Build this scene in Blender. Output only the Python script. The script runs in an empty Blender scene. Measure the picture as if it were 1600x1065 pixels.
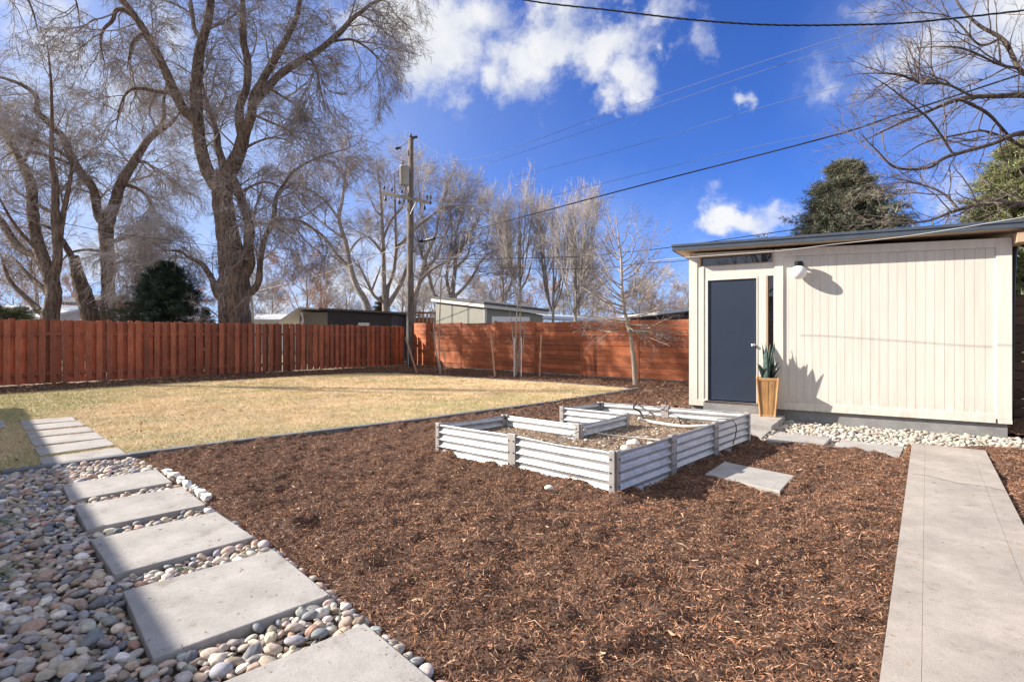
import bpy, math, random
import numpy as np
from mathutils import Vector, Matrix

random.seed(7)
RNG = np.random.default_rng(11)
SC = bpy.context.scene
COL = SC.collection
F_, CX, HY, CAMH = 840.0, 800.0, 525.0, 1.4
R = math.radians


def pz(px, py, z=0.0):
    d = F_ * (CAMH - z) / (py - HY)
    return np.array([(px - CX) / F_ * d, d, z])


def pd(px, py, d):
    return np.array([(px - CX) / F_ * d, d, CAMH - (py - HY) / F_ * d])


# ------------------------------------------------------------------ materials
def newmat(name):
    m = bpy.data.materials.new(name)
    m.use_nodes = True
    nt = m.node_tree
    b = nt.nodes['Principled BSDF']
    return m, nt, b


def N(nt, typ, **kw):
    n = nt.nodes.new(typ)
    for k, v in kw.items():
        if k in n.inputs:
            n.inputs[k].default_value = v
        else:
            setattr(n, k, v)
    return n


def ramp(nt, fac, stops):
    r = nt.nodes.new('ShaderNodeValToRGB')
    while len(r.color_ramp.elements) < len(stops):
        r.color_ramp.elements.new(0.5)
    for e, (p, c) in zip(r.color_ramp.elements, stops):
        e.position = p
        e.color = (*c, 1) if len(c) == 3 else c
    nt.links.new(fac, r.inputs[0])
    return r.outputs[0]


def mixc(nt, fac, a, b, mode='MIX'):
    m = nt.nodes.new('ShaderNodeMix')
    m.data_type = 'RGBA'
    m.blend_type = mode
    for s, v in ((0, fac), (6, a), (7, b)):
        if isinstance(v, (int, float)):
            m.inputs[s].default_value = v
        elif isinstance(v, (tuple, list)):
            m.inputs[s].default_value = (*v, 1) if len(v) == 3 else v
        else:
            nt.links.new(v, m.inputs[s])
    return m.outputs[2]


def coords(nt, scale=(1, 1, 1), rot=(0, 0, 0), kind='Object'):
    tc = nt.nodes.new('ShaderNodeTexCoord')
    mp = nt.nodes.new('ShaderNodeMapping')
    mp.inputs['Scale'].default_value = scale
    mp.inputs['Rotation'].default_value = rot
    nt.links.new(tc.outputs[kind], mp.inputs[0])
    return mp.outputs[0]


def noise(nt, vec, scale, detail=4, rough=0.55):
    n = nt.nodes.new('ShaderNodeTexNoise')
    n.inputs['Scale'].default_value = scale
    n.inputs['Detail'].default_value = detail
    n.inputs['Roughness'].default_value = rough
    nt.links.new(vec, n.inputs['Vector'])
    return n.outputs[0]


def bump(nt, b, h, strength=0.3, dist=0.01):
    bp = nt.nodes.new('ShaderNodeBump')
    bp.inputs['Strength'].default_value = strength
    bp.inputs['Distance'].default_value = dist
    nt.links.new(h, bp.inputs['Height'])
    nt.links.new(bp.outputs[0], b.inputs['Normal'])


def simple(name, c, rough=0.6, metal=0.0, var=0.12, scale=6, bs=0.15, bscale=40, vscale=(1, 1, 1)):
    m, nt, b = newmat(name)
    v = coords(nt, vscale)
    n = noise(nt, v, scale)
    lo = tuple(x * (1 - var) for x in c)
    hi = tuple(min(1, x * (1 + var)) for x in c)
    nt.links.new(ramp(nt, n, [(0.3, lo), (0.7, hi)]), b.inputs['Base Color'])
    b.inputs['Roughness'].default_value = rough
    b.inputs['Metallic'].default_value = metal
    if bs:
        bump(nt, b, noise(nt, v, bscale), bs, 0.004)
    return m


def attrmat(name, rough=0.8, speck=0.25, scale=60, bs=0.2, trans=0.0):
    """colour comes from the mesh colour attribute 'tint' (each pebble, chip, blade its own)"""
    m, nt, b = newmat(name)
    a = nt.nodes.new('ShaderNodeAttribute')
    a.attribute_name = 'tint'
    v = coords(nt)
    n = noise(nt, v, scale, 3)
    f = ramp(nt, n, [(0.3, (1 - speck,) * 3), (0.7, (1 + speck,) * 3)])
    nt.links.new(mixc(nt, 1.0, a.outputs['Color'], f, 'MULTIPLY'), b.inputs['Base Color'])
    b.inputs['Roughness'].default_value = rough
    b.inputs['Specular IOR Level'].default_value = 0.3
    if bs:
        bump(nt, b, n, bs, 0.003)
    return m


def concrete(name, c, scale=1.0, speck=0.12):
    m, nt, b = newmat(name)
    v = coords(nt)
    n1 = noise(nt, v, 1.7 * scale, 5, 0.6)
    n2 = noise(nt, v, 140, 3, 0.7)
    n3 = noise(nt, v, 14, 5, 0.65)
    base = ramp(nt, n1, [(0.3, tuple(x * 0.76 for x in c)), (0.7, tuple(x * 1.12 for x in c))])
    f = ramp(nt, n2, [(0.3, (1 - speck,) * 3), (0.7, (1 + speck,) * 3)])
    g = ramp(nt, n3, [(0.3, (0.9,) * 3), (0.7, (1.08,) * 3)])
    c1 = mixc(nt, 1.0, base, f, 'MULTIPLY')
    nt.links.new(mixc(nt, 1.0, c1, g, 'MULTIPLY'), b.inputs['Base Color'])
    b.inputs['Roughness'].default_value = 0.85
    n4 = noise(nt, v, 5.5, 7, 0.75)
    st = ramp(nt, n4, [(0.28, (0.62, 0.56, 0.5)), (0.42, (1, 1, 1))])
    vp = nt.nodes.new('ShaderNodeTexVoronoi'); vp.inputs['Scale'].default_value = 26
    nt.links.new(v, vp.inputs['Vector'])
    pit = ramp(nt, vp.outputs[0], [(0.05, (0.55, 0.52, 0.5)), (0.12, (1, 1, 1))])
    c2 = mixc(nt, 1.0, mixc(nt, 1.0, mixc(nt, 1.0, c1, g, 'MULTIPLY'), st, 'MULTIPLY'), pit, 'MULTIPLY')
    nt.links.new(c2, b.inputs['Base Color'])
    vo = nt.nodes.new('ShaderNodeTexVoronoi')
    vo.inputs['Scale'].default_value = 70
    nt.links.new(v, vo.inputs['Vector'])
    bump(nt, b, mixc(nt, 0.5, n2, vo.outputs[0]), 0.35, 0.003)
    return m


def bark(name, dark, light, sc=1.0):
    m, nt, b = newmat(name)
    v = coords(nt, (6 * sc, 6 * sc, 1.1 * sc))
    n = noise(nt, v, 2.2, 6, 0.65)
    v2 = coords(nt)
    n2 = noise(nt, v2, 1.1, 3)
    c = ramp(nt, n, [(0.36, dark), (0.62, light)])
    g = ramp(nt, n2, [(0.3, (0.85, 0.83, 0.8)), (0.7, (1.12, 1.1, 1.08))])
    nt.links.new(mixc(nt, 1.0, c, g, 'MULTIPLY'), b.inputs['Base Color'])
    b.inputs['Roughness'].default_value = 0.9
    bump(nt, b, n, 1.0, 0.05 / sc)
    return m


def stained(name, dark, light, axis='z', rough=0.65):
    """stained timber; per-board tone from the attribute"""
    m, nt, b = newmat(name)
    s = (14, 14, 1.2) if axis == 'z' else (1.2, 1.2, 14)
    v = coords(nt, s)
    n = noise(nt, v, 3.0, 6, 0.7)
    a = nt.nodes.new('ShaderNodeAttribute')
    a.attribute_name = 'tint'
    c = ramp(nt, n, [(0.3, dark), (0.72, light)])
    vo = nt.nodes.new('ShaderNodeTexVoronoi')
    vo.inputs['Scale'].default_value = 3.3
    nt.links.new(coords(nt, (1, 1, .7) if axis == 'z' else (.7, .7, 1)), vo.inputs['Vector'])
    wz = ramp(nt, noise(nt, coords(nt), 1.6, 4, .6), [(.3, (.72, .70, .70)), (.65, (1.15, 1.12, 1.1))])
    c = mixc(nt, 1.0, c, wz, 'MULTIPLY')
    kn = ramp(nt, vo.outputs[0], [(0.0, (0.35, 0.3, 0.3)), (0.07, (1, 1, 1))])
    c = mixc(nt, 1.0, c, kn, 'MULTIPLY')
    nt.links.new(mixc(nt, 1.0, c, a.outputs['Color'], 'MULTIPLY'), b.inputs['Base Color'])
    b.inputs['Roughness'].default_value = rough
    bump(nt, b, n, 0.35, 0.006)
    return m


M = {}
M['paver'] = concrete('paver_concrete', (0.375, 0.352, 0.33), 1.6)
M['walk'] = concrete('walk_concrete', (0.37, 0.325, 0.285), 1.3, 0.16)
M['edging'] = concrete('edging_concrete', (0.16, 0.165, 0.18), 2)
M['found'] = concrete('foundation_concrete', (0.25, 0.25, 0.25), 2)
M['fence_v'] = stained('stained_pickets', (0.23, 0.062, 0.026), (0.48, 0.155, 0.075), 'z')
M['fence_h'] = stained('stained_boards', (0.33, 0.085, 0.030), (0.64, 0.205, 0.078), 'h')
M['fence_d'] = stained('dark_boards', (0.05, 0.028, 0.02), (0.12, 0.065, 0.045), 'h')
M['pebble'] = attrmat('river_pebbles', 0.7, 0.22, 55, 0.3)
M['chips'] = attrmat('bark_shreds', 0.9, 0.2, 90, 0.2)
M['blades'] = attrmat('grass_blades', 0.75, 0.1, 20, 0)
M['bark_big'] = bark('furrowed_bark', (0.05, 0.035, 0.028), (0.25, 0.185, 0.145))
M['bark_grey'] = bark('grey_bark', (0.16, 0.135, 0.12), (0.46, 0.41, 0.37), 1.5)
M['bark_pale'] = bark('pale_young_bark', (0.22, 0.19, 0.155), (0.46, 0.40, 0.335), 3)
M['twig'] = simple('brown_twigs', (0.29, 0.245, 0.225), 0.8, 0, .25, 3, 0)
M['twig_dark'] = simple('dark_twigs', (0.15, 0.115, 0.10), 0.8, 0, .25, 3, 0)
M['bark_dark'] = bark('dark_bark', (0.04, 0.03, 0.026), (0.17, 0.13, 0.105), 1.5)
M['twig_pale'] = simple('pale_twigs', (0.44, 0.395, 0.37), 0.8, 0, .25, 2, 0)
M['twig_red'] = simple('rusty_twigs', (0.42, 0.27, 0.21), 0.8, 0, .25, 2, 0)
M['needle_dark'] = attrmat('dark_needles', 0.7, 0.2, 5, 0)
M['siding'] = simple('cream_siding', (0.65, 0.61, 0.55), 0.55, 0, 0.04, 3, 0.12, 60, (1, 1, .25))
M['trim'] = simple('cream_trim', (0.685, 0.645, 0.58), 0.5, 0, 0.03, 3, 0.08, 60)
M['soffit'] = simple('tan_soffit', (0.62, 0.50, 0.38), 0.6, 0, 0.06, 4, 0.05)
M['fascia'] = simple('slate_metal_fascia', (0.085, 0.105, 0.135), 0.35, 0.3, 0.12, 5, 0.05)
M['door'] = simple('navy_door_paint', (0.026, 0.038, 0.064), 0.38, 0, 0.06, 2, 0.04)
M['black'] = simple('black_metal', (0.012, 0.012, 0.013), 0.35, 0.5, 0.1, 4, 0)
M['chrome'] = simple('satin_nickel', (0.7, 0.68, 0.65), 0.25, 1.0, 0.05, 4, 0)
M['jamb'] = simple('tan_wood_jamb', (0.50, 0.36, 0.24), 0.6, 0, .15, 4, .1)
M['dark_in'] = simple('dark_interior', (0.012, 0.013, 0.016), 0.8, 0, .1, 4, 0)
M['white'] = simple('white_paint', (0.78, 0.78, 0.76), 0.6, 0, 0.05, 5, 0.05)
M['rock_white'] = simple('white_stone', (0.72, 0.68, 0.62), 0.8, 0, 0.15, 9, 0.4, 30)
M['pole'] = bark('weathered_pole', (0.10, 0.08, 0.068), (0.24, 0.20, 0.17), 1.0)
M['greybox'] = simple('grey_enamel', (0.45, 0.46, 0.47), 0.4, 0.2, 0.08, 5, 0.03)
M['ceramic'] = simple('dark_ceramic', (0.06, 0.045, 0.05), 0.25, 0, 0.1, 5, 0)
M['cable'] = simple('black_cable', (0.015, 0.015, 0.018), 0.5, 0, 0.1, 5, 0)
M['wire'] = simple('bare_wire', (0.16, 0.19, 0.25), 0.7, 0.0, 0.1, 5, 0)
M['wirew'] = simple('white_wire', (0.6, 0.6, 0.6), 0.5, 0, 0.05, 5, 0)
M['stake'] = simple('timber_stake', (0.42, 0.25, 0.16), 0.8, 0, 0.2, 9, 0.2)
M['basket'] = simple('woven_tan', (0.56, 0.31, 0.13), 0.6, 0, 0.25, 30, 0.3, 90, (1, 1, .1))
m_ = M['basket']; _nt = m_.node_tree; _b = _nt.nodes['Principled BSDF']; _a = _nt.nodes.new('ShaderNodeAttribute'); _a.attribute_name = 'tint'
_src = _b.inputs['Base Color'].links[0].from_socket
_nt.links.new(mixc(_nt, 1.0, _src, _a.outputs['Color'], 'MULTIPLY'), _b.inputs['Base Color'])
M['leafdk'] = attrmat('snake_plant_leaf', 0.45, 0.35, 25, 0.05)
M['pvc'] = simple('white_pvc', (0.78, 0.77, 0.74), 0.4, 0, 0.04, 5, 0)
M['hose'] = simple('grey_tubing', (0.42, 0.40, 0.38), 0.5, 0, 0.1, 5, 0)
M['driptube'] = simple('brown_drip_tube', (0.13, 0.075, 0.05), 0.5, 0, 0.1, 5, 0)
M['sagewall'] = simple('sage_siding', (0.25, 0.245, 0.21), 0.7, 0, 0.06, 3, 0.1)
M['palewall'] = simple('pale_wall', (0.62, 0.60, 0.56), 0.7, 0, 0.06, 3, 0.1)
M['brick'] = simple('brick_wall', (0.36, 0.17, 0.12), 0.8, 0, 0.25, 12, 0.2)
M['tarp'] = simple('black_tarp', (0.018, 0.019, 0.022), 0.45, 0, 0.4, 1.5, 0.6, 6)
M['shingle'] = simple('dark_shingles', (0.10, 0.10, 0.105), 0.85, 0, 0.3, 25, 0.3)
M['roofpale'] = simple('pale_roof', (0.62, 0.63, 0.64), 0.5, 0, 0.08, 3, 0.1)
M['deckwood'] = simple('deck_timber', (0.26, 0.11, 0.06), 0.7, 0, 0.2, 9, 0.1)
M['yellow'] = simple('yellow_plastic', (0.62, 0.55, 0.05), 0.4, 0, 0.05, 5, 0)

# galvanised steel
m, nt, b = newmat('galvanised_steel')
v = coords(nt)
vo = N(nt, 'ShaderNodeTexVoronoi')
vo.inputs['Scale'].default_value = 38
nt.links.new(v, vo.inputs['Vector'])
nn = noise(nt, v, 5, 5)
c1 = ramp(nt, vo.outputs['Color'], [(0.2, (0.44, 0.45, 0.47)), (0.8, (0.60, 0.61, 0.62))])
nt.links.new(mixc(nt, 0.35, c1, ramp(nt, nn, [(.35, (.36, .36, .37)), (.6, (.66, .66, .66))])), b.inputs['Base Color'])
b.inputs['Metallic'].default_value = 0.45
nt.links.new(ramp(nt, nn, [(0.3, (0.36,) * 3), (0.7, (0.52,) * 3)]), b.inputs['Roughness'])
bump(nt, b, nn, 0.1, 0.004)
M['galv'] = m
M['galvpost'] = simple('dull_steel_post', (0.42, 0.40, 0.39), 0.5, 0.5, 0.15, 12, 0.1)

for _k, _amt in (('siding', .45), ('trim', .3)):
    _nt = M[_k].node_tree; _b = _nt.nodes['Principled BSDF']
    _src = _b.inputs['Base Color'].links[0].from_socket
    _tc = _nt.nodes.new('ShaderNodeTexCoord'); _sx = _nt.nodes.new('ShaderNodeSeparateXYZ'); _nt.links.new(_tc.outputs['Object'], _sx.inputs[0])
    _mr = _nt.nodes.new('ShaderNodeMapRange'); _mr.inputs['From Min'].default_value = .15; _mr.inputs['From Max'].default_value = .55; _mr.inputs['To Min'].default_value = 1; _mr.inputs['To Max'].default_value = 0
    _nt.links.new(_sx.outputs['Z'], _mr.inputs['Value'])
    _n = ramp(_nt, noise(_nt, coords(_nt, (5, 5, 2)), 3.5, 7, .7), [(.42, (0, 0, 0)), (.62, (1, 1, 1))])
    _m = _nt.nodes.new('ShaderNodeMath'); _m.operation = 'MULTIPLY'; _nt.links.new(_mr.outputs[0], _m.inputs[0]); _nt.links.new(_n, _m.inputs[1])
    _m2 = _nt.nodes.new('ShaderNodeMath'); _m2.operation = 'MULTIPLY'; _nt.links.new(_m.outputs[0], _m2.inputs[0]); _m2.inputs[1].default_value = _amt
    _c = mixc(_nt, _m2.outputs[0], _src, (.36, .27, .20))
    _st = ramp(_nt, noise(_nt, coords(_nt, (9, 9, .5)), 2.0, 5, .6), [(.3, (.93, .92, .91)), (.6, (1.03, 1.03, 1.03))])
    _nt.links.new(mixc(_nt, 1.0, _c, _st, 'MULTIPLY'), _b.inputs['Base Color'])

# opal glass
m, nt, b = newmat('opal_glass')
b.inputs['Base Color'].default_value = (0.86, 0.86, 0.86, 1)
b.inputs['Roughness'].default_value = 0.15
b.inputs['Coat Weight'].default_value = 0.5
M['opal'] = m
m, nt, b = newmat('window_glass')
b.inputs['Base Color'].default_value = (0.02, 0.025, 0.03, 1)
b.inputs['Roughness'].default_value = 0.02
b.inputs['Specular IOR Level'].default_value = 0.8
b.inputs['IOR'].default_value = 1.7
M['glass'] = m


def soilmat(name, a, bb, cc, sc=30):
    m, nt, b = newmat(name)
    v = coords(nt)
    n1 = noise(nt, v, sc, 6, 0.7)
    n2 = noise(nt, v, 2.0, 4)
    c = ramp(nt, n1, [(0.3, a), (0.5, bb), (0.72, cc)])
    g = ramp(nt, n2, [(0.3, (0.85,) * 3), (0.7, (1.12,) * 3)])
    nt.links.new(mixc(nt, 1.0, c, g, 'MULTIPLY'), b.inputs['Base Color'])
    b.inputs['Roughness'].default_value = 0.95
    bump(nt, b, n1, 0.9, 0.03)
    return m


M['mulch'] = soilmat('shredded_mulch', (0.035, 0.018, 0.012), (0.12, 0.064, 0.042), (0.27, 0.155, 0.10), 60)
M['soil'] = soilmat('bed_soil', (0.14, 0.09, 0.06), (0.27, 0.185, 0.125), (0.42, 0.31, 0.23), 35)
M['dirt'] = soilmat('gravel_dirt', (0.06, 0.045, 0.035), (0.14, 0.11, 0.085), (0.24, 0.2, 0.16), 40)
M['turf'] = soilmat('dormant_turf', (0.34, 0.25, 0.15), (0.57, 0.43, 0.27), (0.72, 0.58, 0.39), 50)
M['ground'] = soilmat('bare_ground', (0.16, 0.13, 0.09), (0.26, 0.21, 0.14), (0.34, 0.28, 0.19), 4)


# ------------------------------------------------------------------ objects
def props(o, label=None, cat=None, group=None, kind=None):
    if label: o['label'] = label
    if cat: o['category'] = cat
    if group: o['group'] = group
    if kind: o['kind'] = kind
    return o


def empty(name, loc=(0, 0, 0), rz=0.0, **kw):
    o = bpy.data.objects.new(name, None)
    o.location = Vector(tuple(float(q) for q in loc))
    o.rotation_euler = (0, 0, rz)
    o.empty_display_size = 0.2
    COL.objects.link(o)
    return props(o, **kw)


def link(name, me, mat, parent=None, world=True):
    """world=True: mesh coordinates are world ones, the parent's transform is undone"""
    o = bpy.data.objects.new(name, me)
    COL.objects.link(o)
    if mat is not None and not me.materials:
        me.materials.append(mat)
    if parent is not None:
        o.parent = parent
        if world:
            o.matrix_parent_inverse = wmat(parent).inverted()
    return o


def wmat(o):
    m = Matrix.LocRotScale(o.location, o.rotation_euler, o.scale)
    if o.parent:
        return wmat(o.parent) @ o.matrix_parent_inverse @ m
    return m


def npmesh(name, V, Fc, mat, parent=None, smooth=False, tint=None, world=True):
    V = np.asarray(V, dtype=np.float32).reshape(-1, 3)
    Fc = np.asarray(Fc, dtype=np.int32)
    me = bpy.data.meshes.new(name)
    nf, k = Fc.shape
    me.vertices.add(len(V))
    me.vertices.foreach_set('co', V.ravel())
    me.loops.add(nf * k)
    me.loops.foreach_set('vertex_index', Fc.ravel())
    me.polygons.add(nf)
    me.polygons.foreach_set('loop_start', np.arange(0, nf * k, k, dtype=np.int32))
    me.polygons.foreach_set('use_smooth', np.full(nf, bool(smooth)))
    me.update(calc_edges=True)
    if tint is not None:
        a = me.color_attributes.new('tint', 'FLOAT_COLOR', 'POINT')
        t = np.ones((len(V), 4), dtype=np.float32)
        t[:, :3] = tint
        a.data.foreach_set('color', t.ravel())
    return link(name, me, mat, parent, world)


class MB:
    def __init__(s):
        s.v, s.f, s.t = [], [], []
        s.tone = 1.0

    def add(s, vs, fs):
        o = len(s.v)
        s.v += [tuple(float(c) for c in p) for p in vs]
        s.f += [tuple(i + o for i in f) for f in fs]
        s.t += [s.tone] * len(vs)
        return s

    def box(s, x0, x1, y0, y1, z0, z1, T=None):
        vs = [(x, y, z) for z in (z0, z1) for (x, y) in ((x0, y0), (x1, y0), (x1, y1), (x0, y1))]
        if T: vs = [T(*p) for p in vs]
        return s.add(vs, [(3, 2, 1, 0), (4, 5, 6, 7), (0, 1, 5, 4), (1, 2, 6, 5), (2, 3, 7, 6), (3, 0, 4, 7)])

    def prism(s, poly, z0, z1):
        n = len(poly)
        vs = [(p[0], p[1], z0) for p in poly] + [(p[0], p[1], z1) for p in poly]
        fs = [tuple(range(n - 1, -1, -1)), tuple(range(n, 2 * n))]
        fs += [(i, (i + 1) % n, n + (i + 1) % n, n + i) for i in range(n)]
        return s.add(vs, fs)

    def tube(s, pts, rad, n=8, caps=True):
        pts = [np.array(p, float) for p in pts]
        if isinstance(rad, (int, float)): rad = [rad] * len(pts)
        vs, fs = [], []
        ref = np.array((0.31, 0.47, 0.83)); ref /= np.linalg.norm(ref)
        u = None
        for i, p in enumerate(pts):
            t = pts[min(i + 1, len(pts) - 1)] - pts[max(i - 1, 0)]
            t = t / (np.linalg.norm(t) + 1e-9)
            if u is None:
                u = np.cross(t, ref)
            else:
                u = u - t * np.dot(u, t)
            u = u / (np.linalg.norm(u) + 1e-9)
            w = np.cross(t, u)
            for k in range(n):
                a = 2 * math.pi * k / n
                vs.append(p + rad[i] * (u * math.cos(a) + w * math.sin(a)))
        for i in range(len(pts) - 1):
            for k in range(n):
                k2 = (k + 1) % n
                fs.append((i * n + k, i * n + k2, (i + 1) * n + k2, (i + 1) * n + k))
        if caps:
            fs.append(tuple(range(n - 1, -1, -1)))
            fs.append(tuple((len(pts) - 1) * n + k for k in range(n)))
        return s.add(vs, fs)

    def lathe(s, prof, n=20, T=None):
        vs = [(r * math.cos(2 * math.pi * k / n), r * math.sin(2 * math.pi * k / n), z) for r, z in prof for k in range(n)]
        if T: vs = [T(*p) for p in vs]
        fs = []
        for i in range(len(prof) - 1):
            for k in range(n):
                k2 = (k + 1) % n
                fs.append((i * n + k, i * n + k2, (i + 1) * n + k2, (i + 1) * n + k))
        fs.append(tuple(range(n - 1, -1, -1)))
        fs.append(tuple((len(prof) - 1) * n + k for k in range(n)))
        return s.add(vs, fs)

    def build(s, name, mat, parent=None, smooth=False, bevel=0.0, world=True, tint=False):
        me = bpy.data.meshes.new(name)
        me.from_pydata(s.v, [], s.f)
        if smooth:
            for p in me.polygons: p.use_smooth = True
        a = me.color_attributes.new('tint', 'FLOAT_COLOR', 'POINT')
        t = np.ones((len(s.v), 4), dtype=np.float32)
        t[:, :3] = np.array(s.t, dtype=np.float32)[:, None]
        a.data.foreach_set('color', t.ravel())
        me.update()
        o = link(name, me, mat, parent, world)
        if bevel:
            bv = o.modifiers.new('bevel', 'BEVEL')
            bv.width = bevel
            bv.segments = 2
            bv.limit_method = 'ANGLE'
        return o


def copy_tree(o, parent=None):
    kids = list(o.children)
    c = o.copy()
    COL.objects.link(c)
    if parent is not None: c.parent = parent
    for k in kids:
        copy_tree(k, c)
    return c


# value noise
def vnoise(x, y, seed=0, oct=4, f0=1.0):
    out = np.zeros_like(x, dtype=float)
    amp, tot = 1.0, 0.0
    for o in range(oct):
        X, Y = x * f0, y * f0
        ix, iy = np.floor(X).astype(np.int64), np.floor(Y).astype(np.int64)
        fx, fy = X - ix, Y - iy
        fx = fx * fx * (3 - 2 * fx); fy = fy * fy * (3 - 2 * fy)

        def h(a, b):
            n = (a * 374761393 + b * 668265263 + (seed + o) * 1274126177) & 0xffffffff
            n = ((n ^ (n >> 13)) * 1274126177) & 0xffffffff
            return ((n ^ (n >> 16)) & 0xffff) / 65535.0
        out += amp * ((h(ix, iy) * (1 - fx) + h(ix + 1, iy) * fx) * (1 - fy) + (h(ix, iy + 1) * (1 - fx) + h(ix + 1, iy + 1) * fx) * fy)
        tot += amp
        amp *= 0.5
        f0 *= 2.03
    return out / tot


def inpoly(x, y, poly):
    poly = [(p[0], p[1]) for p in poly]
    ins = np.zeros(x.shape, dtype=bool)
    j = len(poly) - 1
    for i in range(len(poly)):
        xi, yi = poly[i]; xj, yj = poly[j]
        c = ((yi > y) != (yj > y)) & (x < (xj - xi) * (y - yi) / (yj - yi + 1e-12) + xi)
        ins ^= c
        j = i
    return ins


def distpoly(x, y, pl, closed=False):
    d = np.full(x.shape, 1e9)
    n = len(pl)
    for i in range(n if closed else n - 1):
        ax, ay = pl[i][:2]; bx, by = pl[(i + 1) % n][:2]
        dx, dy = bx - ax, by - ay
        t = np.clip(((x - ax) * dx + (y - ay) * dy) / (dx * dx + dy * dy + 1e-12), 0, 1)
        d = np.minimum(d, np.hypot(x - ax - t * dx, y - ay - t * dy))
    return d


# ------------------------------------------------------------------ world / sun / camera
SUNL = np.array([0.74, -0.10, -0.40]); SUNL /= np.linalg.norm(SUNL)
sun_el = math.asin(-SUNL[2])
to = -SUNL
az = math.atan2(to[0], to[1])
ld = bpy.data.lights.new('sun', 'SUN')
ld.energy = 5.0
ld.angle = R(0.53)
ld.color = (1.0, 0.915, 0.80)
lo = bpy.data.objects.new('sun', ld)
lo.rotation_euler = Vector(tuple(SUNL)).to_track_quat('-Z', 'Y').to_euler()
lo.location = (-20, 5, 20)
COL.objects.link(lo)

w = bpy.data.worlds.new('World')
SC.world = w
w.use_nodes = True
nt = w.node_tree
bg = nt.nodes['Background']
sky = nt.nodes.new('ShaderNodeTexSky')
sky.sky_type = 'NISHITA'
sky.sun_disc = False
sky.sun_elevation = sun_el
sky.sun_rotation = az
sky.air_density = 1.0
sky.dust_density = 0.3
sky.ozone_density = 3.0
sky.altitude = 1600
tc = nt.nodes.new('ShaderNodeTexCoord')


def VM(op, a, b2=None, s=None):
    n = nt.nodes.new('ShaderNodeVectorMath'); n.operation = op
    for i, v_ in enumerate((a, b2)):
        if v_ is None: continue
        if isinstance(v_, (tuple, list)): n.inputs[i].default_value = v_
        else: nt.links.new(v_, n.inputs[i])
    if s is not None: n.inputs['Scale'].default_value = s
    return n


def MT(op, a, b2=None, clamp=False):
    n = nt.nodes.new('ShaderNodeMath'); n.operation = op; n.use_clamp = clamp
    for i, v_ in enumerate((a, b2)):
        if v_ is None: continue
        if isinstance(v_, (int, float)): n.inputs[i].default_value = v_
        else: nt.links.new(v_, n.inputs[i])
    return n.outputs[0]


dirv = VM('NORMALIZE', tc.outputs['Generated']).outputs[0]
nz = nt.nodes.new('ShaderNodeTexNoise'); nz.inputs['Scale'].default_value = 6.5; nz.inputs['Detail'].default_value = 9; nz.inputs['Roughness'].default_value = 0.6
nt.links.new(dirv, nz.inputs['Vector'])
nz2 = nt.nodes.new('ShaderNodeTexNoise'); nz2.inputs['Scale'].default_value = 15; nz2.inputs['Detail'].default_value = 6
nt.links.new(dirv, nz2.inputs['Vector'])
# warp
wv = VM('SUBTRACT', nz.outputs['Color'], (0.5, 0.5, 0.5)).outputs[0]
wv = VM('SCALE', wv, s=0.22).outputs[0]
dw = VM('ADD', dirv, wv).outputs[0]
blobs = [  # px, py, radius x, radius y (pixels), strength
    (680, 55, 95, 75, 1.0), (735, 25, 80, 50, .9), (640, 110, 60, 50, .7), (800, 95, 75, 55, .95), (860, 60, 90, 55, 1.0),
    (930, 70, 80, 50, 1.0), (985, 135, 45, 42, .8), (780, 125, 50, 30, .7), (1020, 20, 60, 35, .7), (1090, 55, 40, 45, .6),
    (1148, 150, 22, 30, .8), (1190, 350, 75, 20, .66), (1125, 364, 60, 13, .66), (1235, 335, 40, 25, .55),
    (1480, 60, 110, 60, .72), (1560, 20, 140, 60, .7), (1450, 320, 120, 50, .5), (60, 60, 160, 110, .62), (400, 420, 500, 90, .5), (250, 20, 120, 50, .4), (1340, 15, 80, 22, .5)]
acc = None
for (px, py, rx, ry, st) in blobs:
    c = np.array([(px - CX) / F_, 1.0, -(py - HY) / F_]); ln = np.linalg.norm(c); c /= ln
    # tangent frame
    e1 = np.array([c[1], -c[0], 0]); e1 /= np.linalg.norm(e1)
    e2 = np.cross(e1, c)
    df = VM('SUBTRACT', dw, tuple(c)).outputs[0]
    rx_, ry_ = rx / F_ / ln, ry / F_ / ln
    a1 = MT('POWER', MT('ABSOLUTE', VM('DOT_PRODUCT', df, tuple(e1 / rx_)).outputs['Value']), 2.0)
    a2 = MT('POWER', MT('ABSOLUTE', VM('DOT_PRODUCT', df, tuple(e2 / ry_)).outputs['Value']), 2.0)
    g = MT('MULTIPLY', MT('EXPONENT', MT('MULTIPLY', MT('ADD', a1, a2), -0.8)), st)
    # keep only the front hemisphere side of each blob
    acc = g if acc is None else MT('MAXIMUM', acc, g)
dens = MT('ADD', acc, MT('MULTIPLY', MT('SUBTRACT', nz.outputs[0], 0.5), 1.5))
dens = MT('ADD', dens, MT('MULTIPLY', MT('SUBTRACT', nz2.outputs[0], 0.5), 0.75))
nz3 = nt.nodes.new('ShaderNodeTexNoise'); nz3.inputs['Scale'].default_value = 42; nz3.inputs['Detail'].default_value = 5
nt.links.new(dw, nz3.inputs['Vector'])
dens = MT('ADD', dens, MT('MULTIPLY', MT('SUBTRACT', nz3.outputs[0], 0.5), 0.45))
mr = nt.nodes.new('ShaderNodeMapRange'); mr.interpolation_type = 'SMOOTHSTEP'
mr.inputs['From Min'].default_value = 0.24; mr.inputs['From Max'].default_value = 0.92
nt.links.new(dens, mr.inputs['Value'])
skyc = mixc(nt, 1.0, sky.outputs[0], (0.38, 0.67, 1.33), 'MULTIPLY')
cl = ramp(nt, nz2.outputs[0], [(0.3, (0.78, 0.82, 0.90)), (0.7, (1, 1, 1))])
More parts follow.
